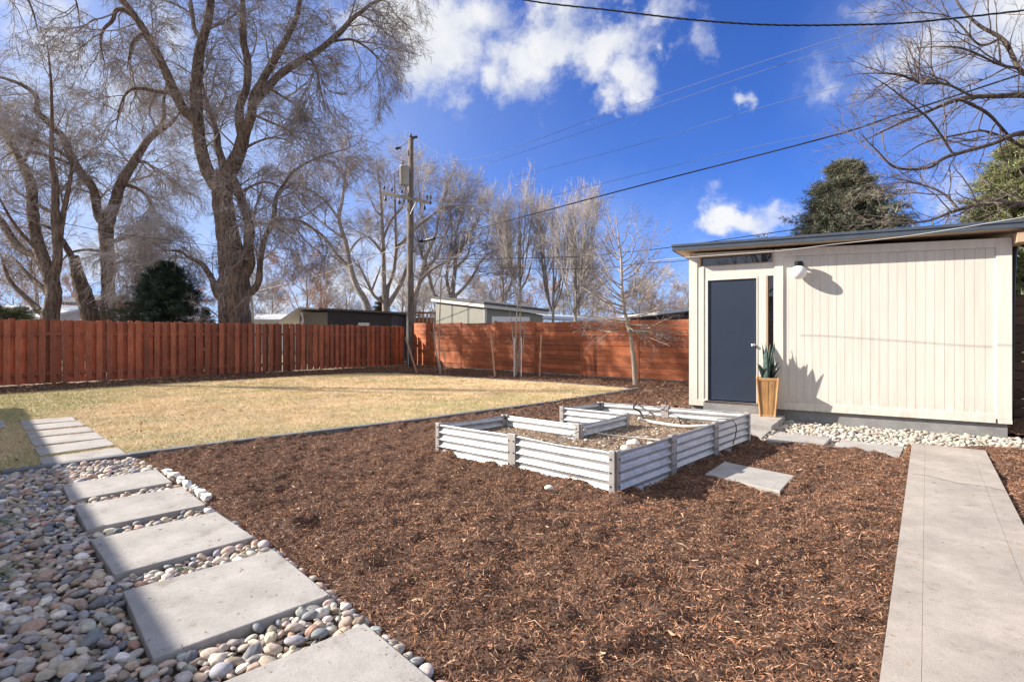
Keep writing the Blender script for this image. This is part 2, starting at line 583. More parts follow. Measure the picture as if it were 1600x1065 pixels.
clc = VM('SCALE', cl, s=6.3).outputs[0]
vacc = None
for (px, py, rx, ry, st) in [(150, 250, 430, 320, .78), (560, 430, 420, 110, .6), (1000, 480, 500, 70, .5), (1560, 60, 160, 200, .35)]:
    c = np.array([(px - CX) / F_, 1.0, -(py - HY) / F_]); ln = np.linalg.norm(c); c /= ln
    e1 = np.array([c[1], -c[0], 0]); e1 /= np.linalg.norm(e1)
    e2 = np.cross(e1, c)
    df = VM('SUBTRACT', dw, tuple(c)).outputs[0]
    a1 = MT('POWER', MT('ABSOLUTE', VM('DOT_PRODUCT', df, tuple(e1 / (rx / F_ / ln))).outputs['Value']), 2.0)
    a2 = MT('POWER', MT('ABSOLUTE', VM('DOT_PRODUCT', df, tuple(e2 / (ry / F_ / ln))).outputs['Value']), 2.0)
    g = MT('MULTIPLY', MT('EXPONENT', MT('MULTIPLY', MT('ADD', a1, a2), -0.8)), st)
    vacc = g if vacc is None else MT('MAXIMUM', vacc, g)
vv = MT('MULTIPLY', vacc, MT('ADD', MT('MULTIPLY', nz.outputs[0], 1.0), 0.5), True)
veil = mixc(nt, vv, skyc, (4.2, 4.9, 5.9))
rear_fill = MT('ADD', VM('DOT_PRODUCT', dirv, (-.10, -.80, .59)).outputs['Value'], MT('MULTIPLY', MT('SUBTRACT', nz.outputs[0], 0.5), 0.9))  # unseen cloud bank behind and above the camera, added to brighten shaded areas
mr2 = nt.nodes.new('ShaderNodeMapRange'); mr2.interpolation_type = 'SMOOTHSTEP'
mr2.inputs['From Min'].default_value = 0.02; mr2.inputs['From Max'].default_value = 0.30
nt.links.new(rear_fill, mr2.inputs['Value'])
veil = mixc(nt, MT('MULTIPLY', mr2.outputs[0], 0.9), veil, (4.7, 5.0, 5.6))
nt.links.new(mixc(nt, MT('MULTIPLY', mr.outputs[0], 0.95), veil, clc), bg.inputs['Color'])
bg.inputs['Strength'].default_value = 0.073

cd = bpy.data.cameras.new('camera')
cd.sensor_width = 36; cd.lens = F_ / 1600 * 36
cd.shift_y = -7.5 / 1600
cd.clip_end = 2000; cd.clip_start = 0.05
co = bpy.data.objects.new('camera', cd)
co.location = (0, 0, CAMH); co.rotation_euler = (R(90), 0, 0)
COL.objects.link(co)
SC.camera = co
SC.view_settings.view_transform = 'Standard'
SC.view_settings.look = 'None'
SC.view_settings.exposure = 1.10
SC.render.engine = 'CYCLES'
SC.cycles.max_bounces = 6

# ------------------------------------------------------------------ plan lines
d1 = np.array([0.69, 0.724]); d1 /= np.linalg.norm(d1)      # along left fence / edging
FA = pz(0, 605)[:2]; FB = pz(632, 571)[:2]
fd = (FB - FA) / np.linalg.norm(FB - FA)
FL0 = FA - fd * 4.0
FC = pz(640, 571)[:2]; FD = pz(1075, 598.5)[:2]
gd = (FD - FC) / np.linalg.norm(FD - FC)
FR1 = FD + gd * 3.2
edge_px = [(0, 743), (200, 715), (400, 689), (680, 655), (870, 629), (965, 614)]
edge = [pz(*p)[:2] for p in edge_px]
e_dir = (edge[1] - edge[0]) / np.linalg.norm(edge[1] - edge[0])
edge = [edge[0] - e_dir * 4.5] + edge
tip = [pz(p[0], p[1])[:2] for p in ((985, 610), (975, 607), (951, 605.5))]
back_px = [(860, 598.5), (760, 593), (690, 588), (620, 584), (560, 584), (480, 588), (300, 598), (150, 607), (0, 617)]
back = [pz(*p)[:2] for p in back_px]
lawn_poly = edge + tip + back + [back[-1] - fd * 6, edge[0] - np.array([6, -3])]
lawn_line = edge + tip + back

rockb_px = [(216, 716), (250, 733), (272, 752), (290, 762), (325, 787), (343, 800), (400, 838), (432, 858), (522, 925), (548, 946), (574, 966), (720, 1090)]
rockb = [pz(p[0] - 7, p[1] + 1)[:2] for p in rockb_px]
rock_poly = [edge[0]] + [edge[1]] + rockb + [np.array([-0.1, 1.2]), np.array([-3, .3]), np.array([-7.5, 2.0])]

# shed frame
W0 = pz(1078, 629.5, 0.15)[:2]; W1 = pz(1578, 662, 0.15)[:2]
wa = (W1 - W0) / np.linalg.norm(W1 - W0)
wn = np.array([wa[1], -wa[0]])          # outward, towards the camera
if np.dot(wn, -W0) < 0: wn = -wn
WL = float(np.linalg.norm(W1 - W0))


def SP(s, o, z):
    q = W0 + wa * s + wn * o
    return (q[0], q[1], z)


def WP(px, py, o=0.0):
    """ray through a photo pixel meets the shed wall plane moved out by o: gives (s, z)"""
    r = np.array([(px - CX) / F_, 1.0])
    p0 = W0 + wn * o
    t = np.dot(p0, wn) / np.dot(r, wn)
    q = r * t
    return float(np.dot(q - p0, wa)), CAMH - (py - HY) / F_ * t


walkL0, walkL1 = pz(1374, 1065, .05)[:2], pz(1425, 692, .05)[:2]
walkR0, walkR1 = pz(1600, 826, .05)[:2], pz(1537, 695, .05)[:2]
wdir = (walkL1 - walkL0) / np.linalg.norm(walkL1 - walkL0)
wperp = np.array([wdir[1], -wdir[0]])
wwid = float(np.dot(walkR1 - walkL1, wperp)) * 0.5 + float(np.dot(walkR0 - walkL0, wperp)) * 0.5
walk_a = walkL0 - wdir * 2.5
walk_len = float(np.dot(walkL1 - walk_a, wdir))

gravel_poly = [pz(*p)[:2] for p in ((1052, 628), (1070, 637), (1160, 676), (1195, 690), (1296, 700), (1404, 716), (1418, 712))] + \
              [walkL1, walkR1] + [pz(*p)[:2] for p in ((1560, 702), (1640, 706))] + [W1 + wa * 1.2 + wn * .1, W1 - wn * .1, W0 - wn * .1, W0 - wa * .35 + wn * .02]
mulch_poly = [edge[i] for i in range(1, len(edge))][::1]
mulch_poly = [FL0, FC - gd * .1, FR1, np.array([9.5, 8.0]), np.array([9.5, 4.5]), np.array([4.2, -0.2]), np.array([0.0, 0.6])] + rockb[::-1] + [edge[1]] + [edge[0] - np.array([7, 0]), FL0 - np.array([3, 0])]

# ------------------------------------------------------------------ ground
g = 900
npmesh('ground', [(-g, -g, -.09), (g, -g, -.09), (g, g, -.09), (-g, g, -.09)], [(0, 1, 2, 3)], M['ground'])['kind'] = 'structure'


def hmulch(x, y):
    h = 0.045 * vnoise(x, y, 3, 3, 1.3) + 0.10 * vnoise(x, y, 5, 5, 5.5) ** 1.4 + 0.035 * vnoise(x, y, 6, 2, 15.0) - 0.055
    d = distpoly(x, y, rockb)
    h = h * np.clip(d / 0.25, 0.25, 1)
    # mulch heaped against the left side of the metal bed
    a, c = BA[:2], BC[:2]
    db = distpoly(x, y, [a, c])
    h += 0.04 * np.exp(-(db / 0.22) ** 2) * (0.5 + vnoise(x, y, 8, 2, 3.0)) - 0.012
    db = distpoly(x, y, [BC[:2], BD[:2]])
    h -= 0.03 * np.exp(-(db / 0.35) ** 2)
    k = np.zeros(x.shape, dtype=bool)
    for q in PAV + [WALKQ]: k |= inpoly(x, y, q) | (distpoly(x, y, q, True) < .05)
    return np.where(k, np.minimum(h, .02), h)


def bedpt(px, py, z): return pz(px, py, z)


BA = np.array([-0.896, 6.43, 0]); BC = np.array([0.905, 4.71, 0]); BD = np.array([3.17, 7.19, 0]); BE = np.array([1.40, 8.55, 0])
BF = np.array([0.713, 7.86, 0]); BG = np.array([1.533, 7.13, 0]); BH = np.array([0.79, 6.28, 0]); BI = np.array([-.09, 7.13, 0])
bed_poly = [p[:2] for p in (BA, BC, BD, BE, BF, BG, BH, BI)]


def gridsheet(name, mat, mask, hfun, x0, x1, y0, y1, st, smooth=True):
    xs = np.arange(x0, x1, st); ys = np.arange(y0, y1, st)
    X, Y = np.meshgrid(xs, ys)
    cx, cy = X[:-1, :-1] + st / 2, Y[:-1, :-1] + st / 2
    mk = mask(cx, cy)
    Z = hfun(X, Y)
    nx = len(xs)
    idx = np.arange(X.size).reshape(X.shape)
    q = np.stack([idx[:-1, :-1][mk], idx[:-1, 1:][mk], idx[1:, 1:][mk], idx[1:, :-1][mk]], 1)
    used = np.unique(q)
    rm = np.full(X.size, -1); rm[used] = np.arange(len(used))
    V = np.stack([X.ravel()[used], Y.ravel()[used], Z.ravel()[used]], 1)
    return npmesh(name, V, rm[q], mat, None, smooth)


def mulch_mask(x, y):
    return inpoly(x, y, mulch_poly) & ~inpoly(x, y, lawn_poly) & ~(inpoly(x, y, gravel_poly) & (distpoly(x, y, gravel_poly, True) > .05)) & ~inpoly(x, y, bed_poly)


o = gridsheet('lawn', M['turf'], lambda x, y: inpoly(x, y, lawn_poly), lambda x, y: 0.012 * vnoise(x, y, 9, 3, 1.0) + 0.012, -24, 3.4, 3, 24, 0.10); o['kind'] = 'structure'
o = gridsheet('gravel_base', M['dirt'], lambda x, y: inpoly(x, y, rock_poly) | inpoly(x, y, gravel_poly), lambda x, y: 0.006 * vnoise(x, y, 2, 3, 6.0) - 0.02 - .055 * inpoly(x, y, gravel_poly), -9, 10, 0, 12, 0.05); o['kind'] = 'structure'

# edging kerb
mb = MB()
line = edge + [tip[0]] + [tip[0] + np.array([.25, .22])]
for i in range(len(line) - 1):
    a, c = line[i], line[i + 1]
    d = (c - a) / np.linalg.norm(c - a); p = np.array([d[1], -d[0]])
    L = np.linalg.norm(c - a); k = max(1, int(L / 1.2)); st = L / k
    for j in range(k):
        q0 = a + d * (j * st + .004); q1 = a + d * ((j + 1) * st - .004)
        hj = 0.055 + random.uniform(-.004, .004)
        mb.prism([q0 - p * .045, q0 + p * .075, q1 + p * .075, q1 - p * .045][::1], -.08, hj)
o = mb.build('edging', M['edging'], bevel=.008)
props(o, 'dark grey concrete edging strip between the dry lawn and the mulch', 'edging')
mb = MB()
line = tip + back[:3]
for i in range(len(line) - 1):
    a, c = line[i], line[i + 1]
    d = (c - a) / np.linalg.norm(c - a); p = np.array([d[1], -d[0]])
    mb.prism([a - p * .03, a + p * .05, c + p * .05, c - p * .03], -.05, .04)
o = mb.build('back_edging', M['edging'])
props(o, 'thin grey edging at the far right end of the lawn', 'edging')


# ------------------------------------------------------------------ pavers
def paver(pxs, z, th, name, label, group=None, mat='paver'):
    q = [pz(px, py, z)[:2] for px, py in pxs]
    c = sum(q) / 4
    # regularise to a parallelogram
    u = ((q[1] - q[0]) + (q[2] - q[3])) / 2; v_ = ((q[3] - q[0]) + (q[2] - q[1])) / 2
    q = [c - u / 2 - v_ / 2, c + u / 2 - v_ / 2, c + u / 2 + v_ / 2, c - u / 2 + v_ / 2][::-1]
    mb = MB(); mb.prism(q, z - th, z)
    o = mb.build(name, M[mat], bevel=.006)
    props(o, label, 'paver', group)
    return q


PAV = []
front = [([(96, 756), (246, 733), (268, 752), (110, 782)], 'concrete paver in the pebbles nearest the lawn edging'),
         ([(117, 789), (284, 760), (322, 787), (134, 827)], 'concrete paver in the pebbles, second from the lawn edging'),
         ([(142, 841), (338, 799), (397, 837), (178, 898)], 'concrete paver in the pebbles, third from the lawn edging'),
         ([(191, 922), (429, 858), (515, 928), (240, 1028)], 'large concrete paver in the pebbles, fourth from the lawn edging'),
         ([(300, 1092), (566, 967), (720, 1100), (390, 1270)], 'nearest concrete paver, cut off by the bottom of the view')]
for q, l in front:
    PAV.append(paver(q, .045, .06, 'stepping_stone', l, 'square pavers in the river pebbles'))
zs = 3.55
strips = [[(115, 698), (400, 677), (425, 697), (122, 722)], [(122, 727), (435, 700), (470, 722), (142, 755)], [(145, 762), (485, 730), (522, 755), (163, 792)],
          [(163, 797), (527, 762), (583, 792), (188, 838)], [(188, 845), (587, 798), (640, 830), (218, 892)], [(215, 905), (655, 848), (713, 885), (245, 958)]]
names = ['nearest the back fence', 'second from the back fence', 'third from the back fence', 'fourth from the back fence', 'fifth from the back fence', 'right beside the dark edging']
LP = []
for q, l in zip(strips, names):
    LP.append(paver([(x / zs, 460 + y / zs) for x, y in q], .04, .05, 'lawn_paver', 'concrete slab set in the dry lawn, ' + l, 'slabs set in the lawn'))
LP.append(paver([(-60, 662), (6, 656), (9, 666), (-62, 674)], .04, .05, 'lawn_paver', 'concrete slab in the lawn cut off at the left edge of the view', 'slabs set in the lawn'))
PAV.append(paver([(1132, 721), (1241, 742), (1219, 767), (1101, 740)], .028, .06, 'stepping_stone', 'single square paver lying in the mulch beside the metal bed'))
PAV.append(paver([(1216, 675), (1297, 683), (1287, 697), (1193, 687)], -.005, .05, 'stepping_stone', 'paver between the concrete step and the pale gravel by the shed', 'pavers below the shed'))
PAV.append(paver([(1316, 686), (1412, 697), (1407, 713), (1300, 699)], -.005, .05, 'stepping_stone', 'paver at the edge of pale gravel next to the concrete walk', 'pavers below the shed'))
PAV.append(paver([(1164, 667), (1206, 671), (1188, 684), (1150, 679)], -.03, .05, 'stepping_stone', 'small paver at the foot of the concrete step', 'pavers below the shed'))

WALKQ = [walk_a, walk_a + wperp * wwid, walk_a + wperp * wwid + wdir * walk_len, walk_a + wdir * walk_len]
near_box = (-4.6, 8.5, 1.0, 9.6)
o = gridsheet('mulch_bed', M['mulch'], lambda x, y: mulch_mask(x, y), hmulch, *near_box, 0.02); o['kind'] = 'structure'
o = gridsheet('mulch_border', M['mulch'], lambda x, y: mulch_mask(x, y) & ~((x > near_box[0] + .02) & (x < near_box[1] - .05) & (y > near_box[2]) & (y < near_box[3] - .05)), hmulch, -22, 12, 1.0, 26, 0.10)
o['kind'] = 'structure'

# concrete walk: slabs with tooled edges
root = empty('concrete_walk', (*walk_a, 0), label=None); props(root, kind='structure')
cuts = [0]
s1 = walk_len
cutpx = [pz(1430, 748, .05)[:2]]
cs = sorted([float(np.dot(c - walk_a, wdir)) for c in cutpx])
cuts = [0, s1]
bw = 0.13
for i in range(len(cuts) - 1):
    a0, a1 = cuts[i] + .002, cuts[i + 1] - .002
    if a1 < .05: continue
    T = lambda x, y, z: (*(walk_a + wperp * x + wdir * y), z)
    mb = MB()
    mb.box(0, bw, a0, a1, -.08, .05, T)
    mb.box(bw + .0016, wwid - bw - .0016, a0, a1, -.08, .051, T)
    mb.box(wwid - bw, wwid, a0, a1, -.08, .05, T)
    mb.box(bw, wwid - bw, a0 + .002, a1 - .002, -.085, .0485, T)
    mb.build('slab', M['walk'], root, bevel=.0008)
# crack: a thin crooked open line
mb = MB()
pts = []
for t in np.linspace(0.02, .98, 22):
    pts.append(walk_a + wperp * (wwid * t) + wdir * (cs[0] + .22 + .03 * math.sin(t * 9) + random.uniform(-.015, .015) - .25 * t))
for i in range(len(pts) - 1):
    a, c = pts[i], pts[i + 1]
    d = (c - a) / np.linalg.norm(c - a); p = np.array([-d[1], d[0]]) * random.uniform(.002, .005)
    mb.add([(*(a - p), .0552), (*(c - p), .0552), (*(c + p), .0552), (*(a + p), .0552)], [(0, 1, 2, 3)])
mb.build('crack', simple('crack_dirt', (.08, .06, .05), .95, 0, .2, 9, 0), root)

# ------------------------------------------------------------------ scatter helpers
def ico(sub):
    t = (1 + 5 ** .5) / 2
    V = [(-1, t, 0), (1, t, 0), (-1, -t, 0), (1, -t, 0), (0, -1, t), (0, 1, t), (0, -1, -t), (0, 1, -t), (t, 0, -1), (t, 0, 1), (-t, 0, -1), (-t, 0, 1)]
    V = [np.array(v_) / np.linalg.norm(v_) for v_ in V]
    Fc = [(0, 11, 5), (0, 5, 1), (0, 1, 7), (0, 7, 10), (0, 10, 11), (1, 5, 9), (5, 11, 4), (11, 10, 2), (10, 7, 6), (7, 1, 8),
          (3, 9, 4), (3, 4, 2), (3, 2, 6), (3, 6, 8), (3, 8, 9), (4, 9, 5), (2, 4, 11), (6, 2, 10), (8, 6, 7), (9, 8, 1)]
    for _ in range(sub):
        cache, nf = {}, []

        def mid(a, b_):
            k = (min(a, b_), max(a, b_))
            if k not in cache:
                m_ = V[a] + V[b_]; V.append(m_ / np.linalg.norm(m_)); cache[k] = len(V) - 1
            return cache[k]
        for a, b_, c in Fc:
            ab, bc, ca = mid(a, b_), mid(b_, c), mid(c, a)
            nf += [(a, ab, ca), (b_, bc, ab), (c, ca, bc), (ab, bc, ca)]
        Fc = nf
    return np.array(V), np.array(Fc)


def rotz(a):
    c, s = np.cos(a), np.sin(a); z = np.zeros_like(a); o1 = np.ones_like(a)
    return np.stack([np.stack([c, -s, z], -1), np.stack([s, c, z], -1), np.stack([z, z, o1], -1)], -2)


def rotx(a):
    c, s = np.cos(a), np.sin(a); z = np.zeros_like(a); o1 = np.ones_like(a)
    return np.stack([np.stack([o1, z, z], -1), np.stack([z, c, -s], -1), np.stack([z, s, c], -1)], -2)


def roty(a):
    c, s = np.cos(a), np.sin(a); z = np.zeros_like(a); o1 = np.ones_like(a)
    return np.stack([np.stack([c, z, s], -1), np.stack([z, o1, z], -1), np.stack([-s, z, c], -1)], -2)


def darts(polyfn, bounds, radii, seed, keep=0.86):
    rng = np.random.default_rng(seed)
    cell = 0.07
    grid, out = {}, []
    radii = np.sort(radii)[::-1]
    xs = rng.uniform(bounds[0], bounds[1], len(radii) ); ys = rng.uniform(bounds[2], bounds[3], len(radii))
    ok = polyfn(xs, ys)
    for x, y, r, k in zip(xs, ys, radii, ok):
        if not k: continue
        ci, cj = int(x / cell), int(y / cell)
        rr = 1 + int(r * 2 / cell)
        bad = False
        for i in range(ci - rr, ci + rr + 1):
            for j in range(cj - rr, cj + rr + 1):
                for (a, b_, c) in grid.get((i, j), ()):
                    if (a - x) ** 2 + (b_ - y) ** 2 < ((r + c) * keep) ** 2:
                        bad = True; break
                if bad: break
            if bad: break
        if bad: continue
        grid.setdefault((ci, cj), []).append((x, y, r))
        out.append((x, y, r))
    return np.array(out)


PAL = np.array([1.22, 1.16, 1.10]) * np.array([(.30, .29, .285), (.22, .235, .26), (.15, .165, .19), (.42, .36, .30), (.36, .29, .24), (.40, .31, .26), (.50, .45, .39), (.36, .34, .315), (.28, .235, .20), (.62, .58, .53), (.29, .30, .31), (.36, .25, .20), (.42, .40, .375)])
PALW = np.array([.74, .73, .72]) * np.array([(.62, .56, .48), (.55, .50, .43), (.48, .44, .39), (.68, .64, .57), (.42, .38, .33), (.60, .52, .43)])


def pebbles(name, pts, pal, z0, seed, label, flat=0.55, hi_dist=4.2):
    rng = np.random.default_rng(seed)
    objsV, objsF, objsT, off = [], [], [], 0
    dist = np.hypot(pts[:, 0], pts[:, 1])
    for lv, sel in ((2, dist < hi_dist), (1, dist >= hi_dist)):
        P = pts[sel]
        V0, F0 = ico(lv)
        ntmp = 8
        which = rng.integers(0, ntmp, len(P))
        for k in range(ntmp):
            Q = P[which == k]
            if not len(Q): continue
            dv = 1 + .10 * np.sin(V0 @ rng.normal(size=3) * 2.2 + rng.uniform(0, 6)) + .07 * np.sin(V0 @ rng.normal(size=3) * 3.3 + rng.uniform(0, 6))
            Vt = V0 * dv[:, None]
            n = len(Q)
            r = Q[:, 2]
            S = np.stack([r * rng.uniform(1.05, 1.3, n), r * rng.uniform(.75, 1.0, n), r * rng.uniform(flat * .75, flat * 1.25, n)], 1)
            Rm = rotz(rng.uniform(0, 6.28, n)) @ rotx(rng.normal(0, .3, n)) @ roty(rng.normal(0, .3, n))
            W = np.einsum('nij,nvj->nvi', Rm, Vt[None] * S[:, None, :])
            W[:, :, 0] += Q[:, 0, None]; W[:, :, 1] += Q[:, 1, None]
            W[:, :, 2] += (z0 + S[:, 2] * .75 + rng.uniform(-.006, .008, n))[:, None]
            c = pal[rng.integers(0, len(pal), n)] * rng.uniform(.75, 1.25, (n, 1)) * rng.uniform(.94, 1.06, (n, 3))
            objsV.append(W.reshape(-1, 3)); objsT.append(np.repeat(np.clip(c, 0, .85), len(V0), 0))
            objsF.append((F0[None] + (np.arange(n) * len(V0))[:, None, None] + off).reshape(-1, 3))
            off += n * len(V0)
    o = npmesh(name, np.concatenate(objsV), np.concatenate(objsF), M['pebble'], None, True, np.concatenate(objsT))
    props(o, label, 'pebbles', None, 'stuff')
    return o


def rockmask(x, y):
    k = inpoly(x, y, rock_poly) & (np.abs(x) < .96 * y + .35) & (y > 1.6)
    for q in PAV[:5]:
        k &= ~(inpoly(x, y, q) & (distpoly(x, y, q, True) > .0))
        k &= distpoly(x, y, q, True) > .018
    return k


r1 = np.concatenate([RNG.uniform(.032, .046, 1200), RNG.uniform(.02, .032, 16000), RNG.uniform(.011, .02, 36000)])
P1 = darts(rockmask, (-6.2, 0.2, 1.6, 6.2), r1, 5, .84)
P0 = darts(rockmask, (-6.2, 0.2, 1.6, 6.2), RNG.uniform(.022, .034, 24000), 6, .8)
P0b = P0.copy()
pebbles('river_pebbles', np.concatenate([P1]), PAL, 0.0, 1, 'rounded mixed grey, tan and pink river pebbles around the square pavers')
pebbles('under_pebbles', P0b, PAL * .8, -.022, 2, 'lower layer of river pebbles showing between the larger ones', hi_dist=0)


def gravmask(x, y):
    k = inpoly(x, y, gravel_poly)
    for q in PAV[5:]:
        k &= ~inpoly(x, y, q)
    return k


P2 = darts(gravmask, (2.4, 9.6, 5.4, 11), np.concatenate([RNG.uniform(.028, .042, 3500), RNG.uniform(.017, .028, 30000), RNG.uniform(.011, .018, 25000)]), 8, .82)
pebbles('pale_gravel', P2, PALW, -.075, 3, 'pale cream gravel strip along the foot of the shed', hi_dist=0)


# mulch shreds
def ribbons(name, pts, L, W, cols, zfun, mat, label, cat, seed, up=0.25, lift=.012, curl=.25, thick=True):
    rng = np.random.default_rng(seed)
    n = len(pts)
    a = rng.uniform(0, 6.283, n)
    el = rng.normal(0, up, n)
    roll = rng.uniform(-1.2, 1.2, n)
    d = np.stack([np.cos(a) * np.cos(el), np.sin(a) * np.cos(el), np.sin(el)], 1)
    sde = np.stack([-np.sin(a), np.cos(a), np.zeros(n)], 1)
    upv = np.cross(d, sde)
    sw = sde * np.cos(roll)[:, None] + upv * np.sin(roll)[:, None]
    c = np.stack([pts[:, 0], pts[:, 1], zfun(pts[:, 0], pts[:, 1]) + rng.uniform(0, lift, n)], 1)
    bend = upv * (L * rng.normal(0, curl, n))[:, None] + sde * (L * rng.normal(0, curl * .6, n))[:, None]
    e0 = c - d * L[:, None] / 2; e1 = c + d * L[:, None] / 2; mid = c + bend * .5
    wv_ = sw * W[:, None] / 2
    V = np.stack([e0 - wv_ * .4, e0 + wv_ * .4, mid - wv_, mid + wv_, e1 - wv_ * .3, e1 + wv_ * .3], 1)
    F0 = np.array([(0, 1, 3, 2), (2, 3, 5, 4)])
    Fc = (F0[None] + (np.arange(n) * 6)[:, None, None]).reshape(-1, 4)
    o = npmesh(name, V.reshape(-1, 3), Fc, mat, None, False, np.repeat(cols, 6, 0))
    props(o, label, cat, None, 'stuff')
    return o


def scatter_pts(n, b, mask, seed, wfun=None):
    rng = np.random.default_rng(seed)
    x = rng.uniform(b[0], b[1], n); y = rng.uniform(b[2], b[3], n)
    k = mask(x, y)
    if wfun is not None: k &= rng.uniform(0, 1, n) < wfun(x, y)
    return np.stack([x[k], y[k]], 1)


def inview(x, y): return (np.abs(x) < 1.0 * y + .8) & (y > 1.2)


def chipmask(x, y):
    k = mulch_mask(x, y) & inview(x, y)
    for q in PAV: k &= ~inpoly(x, y, q)
    lx = (x - walk_a[0]) * wperp[0] + (y - walk_a[1]) * wperp[1]
    k &= ~((lx > -.01) & (lx < wwid + .01))
    return k


CPAL = np.array([1.52, 1.54, 1.47]) * np.array([(.17, .080, .046), (.22, .105, .062), (.12, .055, .033), (.26, .14, .088), (.08, .038, .024), (.19, .092, .055), (.27, .165, .112), (.15, .085, .058)])
pp = scatter_pts(900000, (-4.5, 8.2, 1.2, 9.5), chipmask, 21, lambda x, y: np.clip(1.35 - y / 9.0, .3, 1))
rg = np.random.default_rng(4)
cc_ = CPAL[rg.integers(0, len(CPAL), len(pp))] * rg.uniform(.35, 1.5, (len(pp), 1)) * (.78 + .45 * vnoise(pp[:, 0], pp[:, 1], 91, 3, 2.2))[:, None]
pale = rg.uniform(0, 1, len(pp)) < .03
cc_[pale] = np.array((.52, .36, .24)) * rg.uniform(.7, 1.15, (pale.sum(), 1))
LL = rg.gamma(2.2, .0098, len(pp)) + .006
ribbons('mulch_shreds', pp, LL, rg.uniform(.0018, .0065, len(pp)), cc_, lambda x, y: hmulch(x, y) - .002, M['chips'], 'reddish brown shredded bark mulch covering the bed in the foreground', 'mulch', 31, .38, .022, .3)
pp = scatter_pts(5000, (-4.5, 8.2, 1.2, 9.5), chipmask, 22)
cc_ = CPAL[rg.integers(0, len(CPAL), len(pp))] * rg.uniform(.8, 1.5, (len(pp), 1))
pale = rg.uniform(0, 1, len(pp)) < .10
cc_[pale] = np.array((.58, .42, .29)) * rg.uniform(.75, 1.1, (pale.sum(), 1))
ribbons('mulch_chunks', pp, rg.uniform(.02, .075, len(pp)), rg.uniform(.006, .015, len(pp)), cc_, lambda x, y: hmulch(x, y) + .006, M['chips'], 'larger bark chunks and pale splinters lying on the mulch', 'bark chunks', 32, .25, .02, .15)
pp = scatter_pts(160000, (-16, 9, 8, 25), lambda x, y: chipmask(x, y) & ~((x > -4.5) & (y < 9.5)), 23)
cc_ = CPAL[rg.integers(0, len(CPAL), len(pp))] * rg.uniform(.4, .95, (len(pp), 1))
pale = rg.uniform(0, 1, len(pp)) < .012
cc_[pale] = np.array((.52, .44, .34)) * rg.uniform(.7, 1.15, (pale.sum(), 1))
ribbons('border_mulch_shreds', pp, rg.uniform(.04, .11, len(pp)), rg.uniform(.008, .02, len(pp)), cc_, hmulch, M['chips'], 'dark bark mulch strip along the foot of the fences', 'mulch', 33, .35, .03, .3)


# grass blades
def lawnmask(x, y):
    k = inpoly(x, y, lawn_poly) & (distpoly(x, y, edge) > .03) & inview(x, y)
    for q in LP: k &= ~inpoly(x, y, q)
    return k


pp = scatter_pts(1500000, (-17, 3.2, 4, 23.5), lawnmask, 41, lambda x, y: np.clip(1.25 - y / 16.0, .28, 1))
n = len(pp)
x, y = pp[:, 0], pp[:, 1]
de = distpoly(x, y, edge)
gr = vnoise(x, y, 77, 3, .8) * .8 + vnoise(x, y, 78, 2, 5.0) * .35 + np.exp(-de / 1.0) * .42 + np.clip((-x - 4.2 - .3 * y) * .3, 0, .55) - .52
gr = np.clip(gr * 1.6, 0, .9)
straw = np.array([(.86, .65, .39), (.77, .56, .32), (.90, .73, .47), (.66, .465, .25)])[np.clip((vnoise(x, y, 131, 4, 3.0) * 5.5 - .9 + rg.normal(0, .7, n)).astype(int), 0, 3)]
green = np.array([(.36, .38, .13), (.46, .46, .20), (.27, .31, .10)])[rg.integers(0, 3, n)]
straw = straw * (.72 + .5 * vnoise(x, y, 101, 4, 1.7))[:, None]
isg = rg.uniform(0, 1, n) < gr * 1.0
cols = np.where(isg[:, None], green, straw) * rg.uniform(.88, 1.1, (n, 1))
a = rg.uniform(0, 6.283, n)
far = np.clip(y / 9.0, 1, 2.2)
hgt = rg.uniform(.015, .045, n); wd = rg.uniform(.0018, .0034, n) * far
lean = rg.uniform(.6, 1.9, n) * hgt
zb = 0.012 * vnoise(x, y, 9, 3, 1.0) + 0.01
b0 = np.stack([x, y, zb], 1)
sd = np.stack([np.cos(a), np.sin(a), np.zeros(n)], 1)
ld_ = rg.uniform(0, 6.283, n)
tipv = b0 + np.stack([np.cos(ld_) * lean, np.sin(ld_) * lean, hgt], 1)
V = np.stack([b0 - sd * wd[:, None], b0 + sd * wd[:, None], tipv], 1).reshape(-1, 3)
o = npmesh('grass', V, np.arange(3 * n).reshape(-1, 3), M['blades'], None, False, np.repeat(cols, 3, 0))
props(o, 'dry straw coloured winter lawn with green patches', 'grass', None, 'stuff')

# mulch scraps blown on to the pavers and the walk
pp = scatter_pts(26000, (-4.5, 8.2, 1.2, 9.5), lambda x, y: np.any([inpoly(x, y, q) for q in PAV + [WALKQ]], axis=0) & (rg.uniform(0, 1, x.shape) < np.exp(-np.min([distpoly(x, y, q, True) for q in PAV + [WALKQ]], axis=0) / .06) * .55 + .02), 61)
cc_ = CPAL[rg.integers(0, len(CPAL), len(pp))] * rg.uniform(.7, 1.3, (len(pp), 1))


def ztop(x, y):
    z = np.full(x.shape, .0475)
    z[inpoly(x, y, WALKQ)] = .0535
    z[inpoly(x, y, PAV[5])] = .031
    for q in PAV[6:8]: z[inpoly(x, y, q)] = -.002
    z[inpoly(x, y, PAV[8])] = -.027
    return z


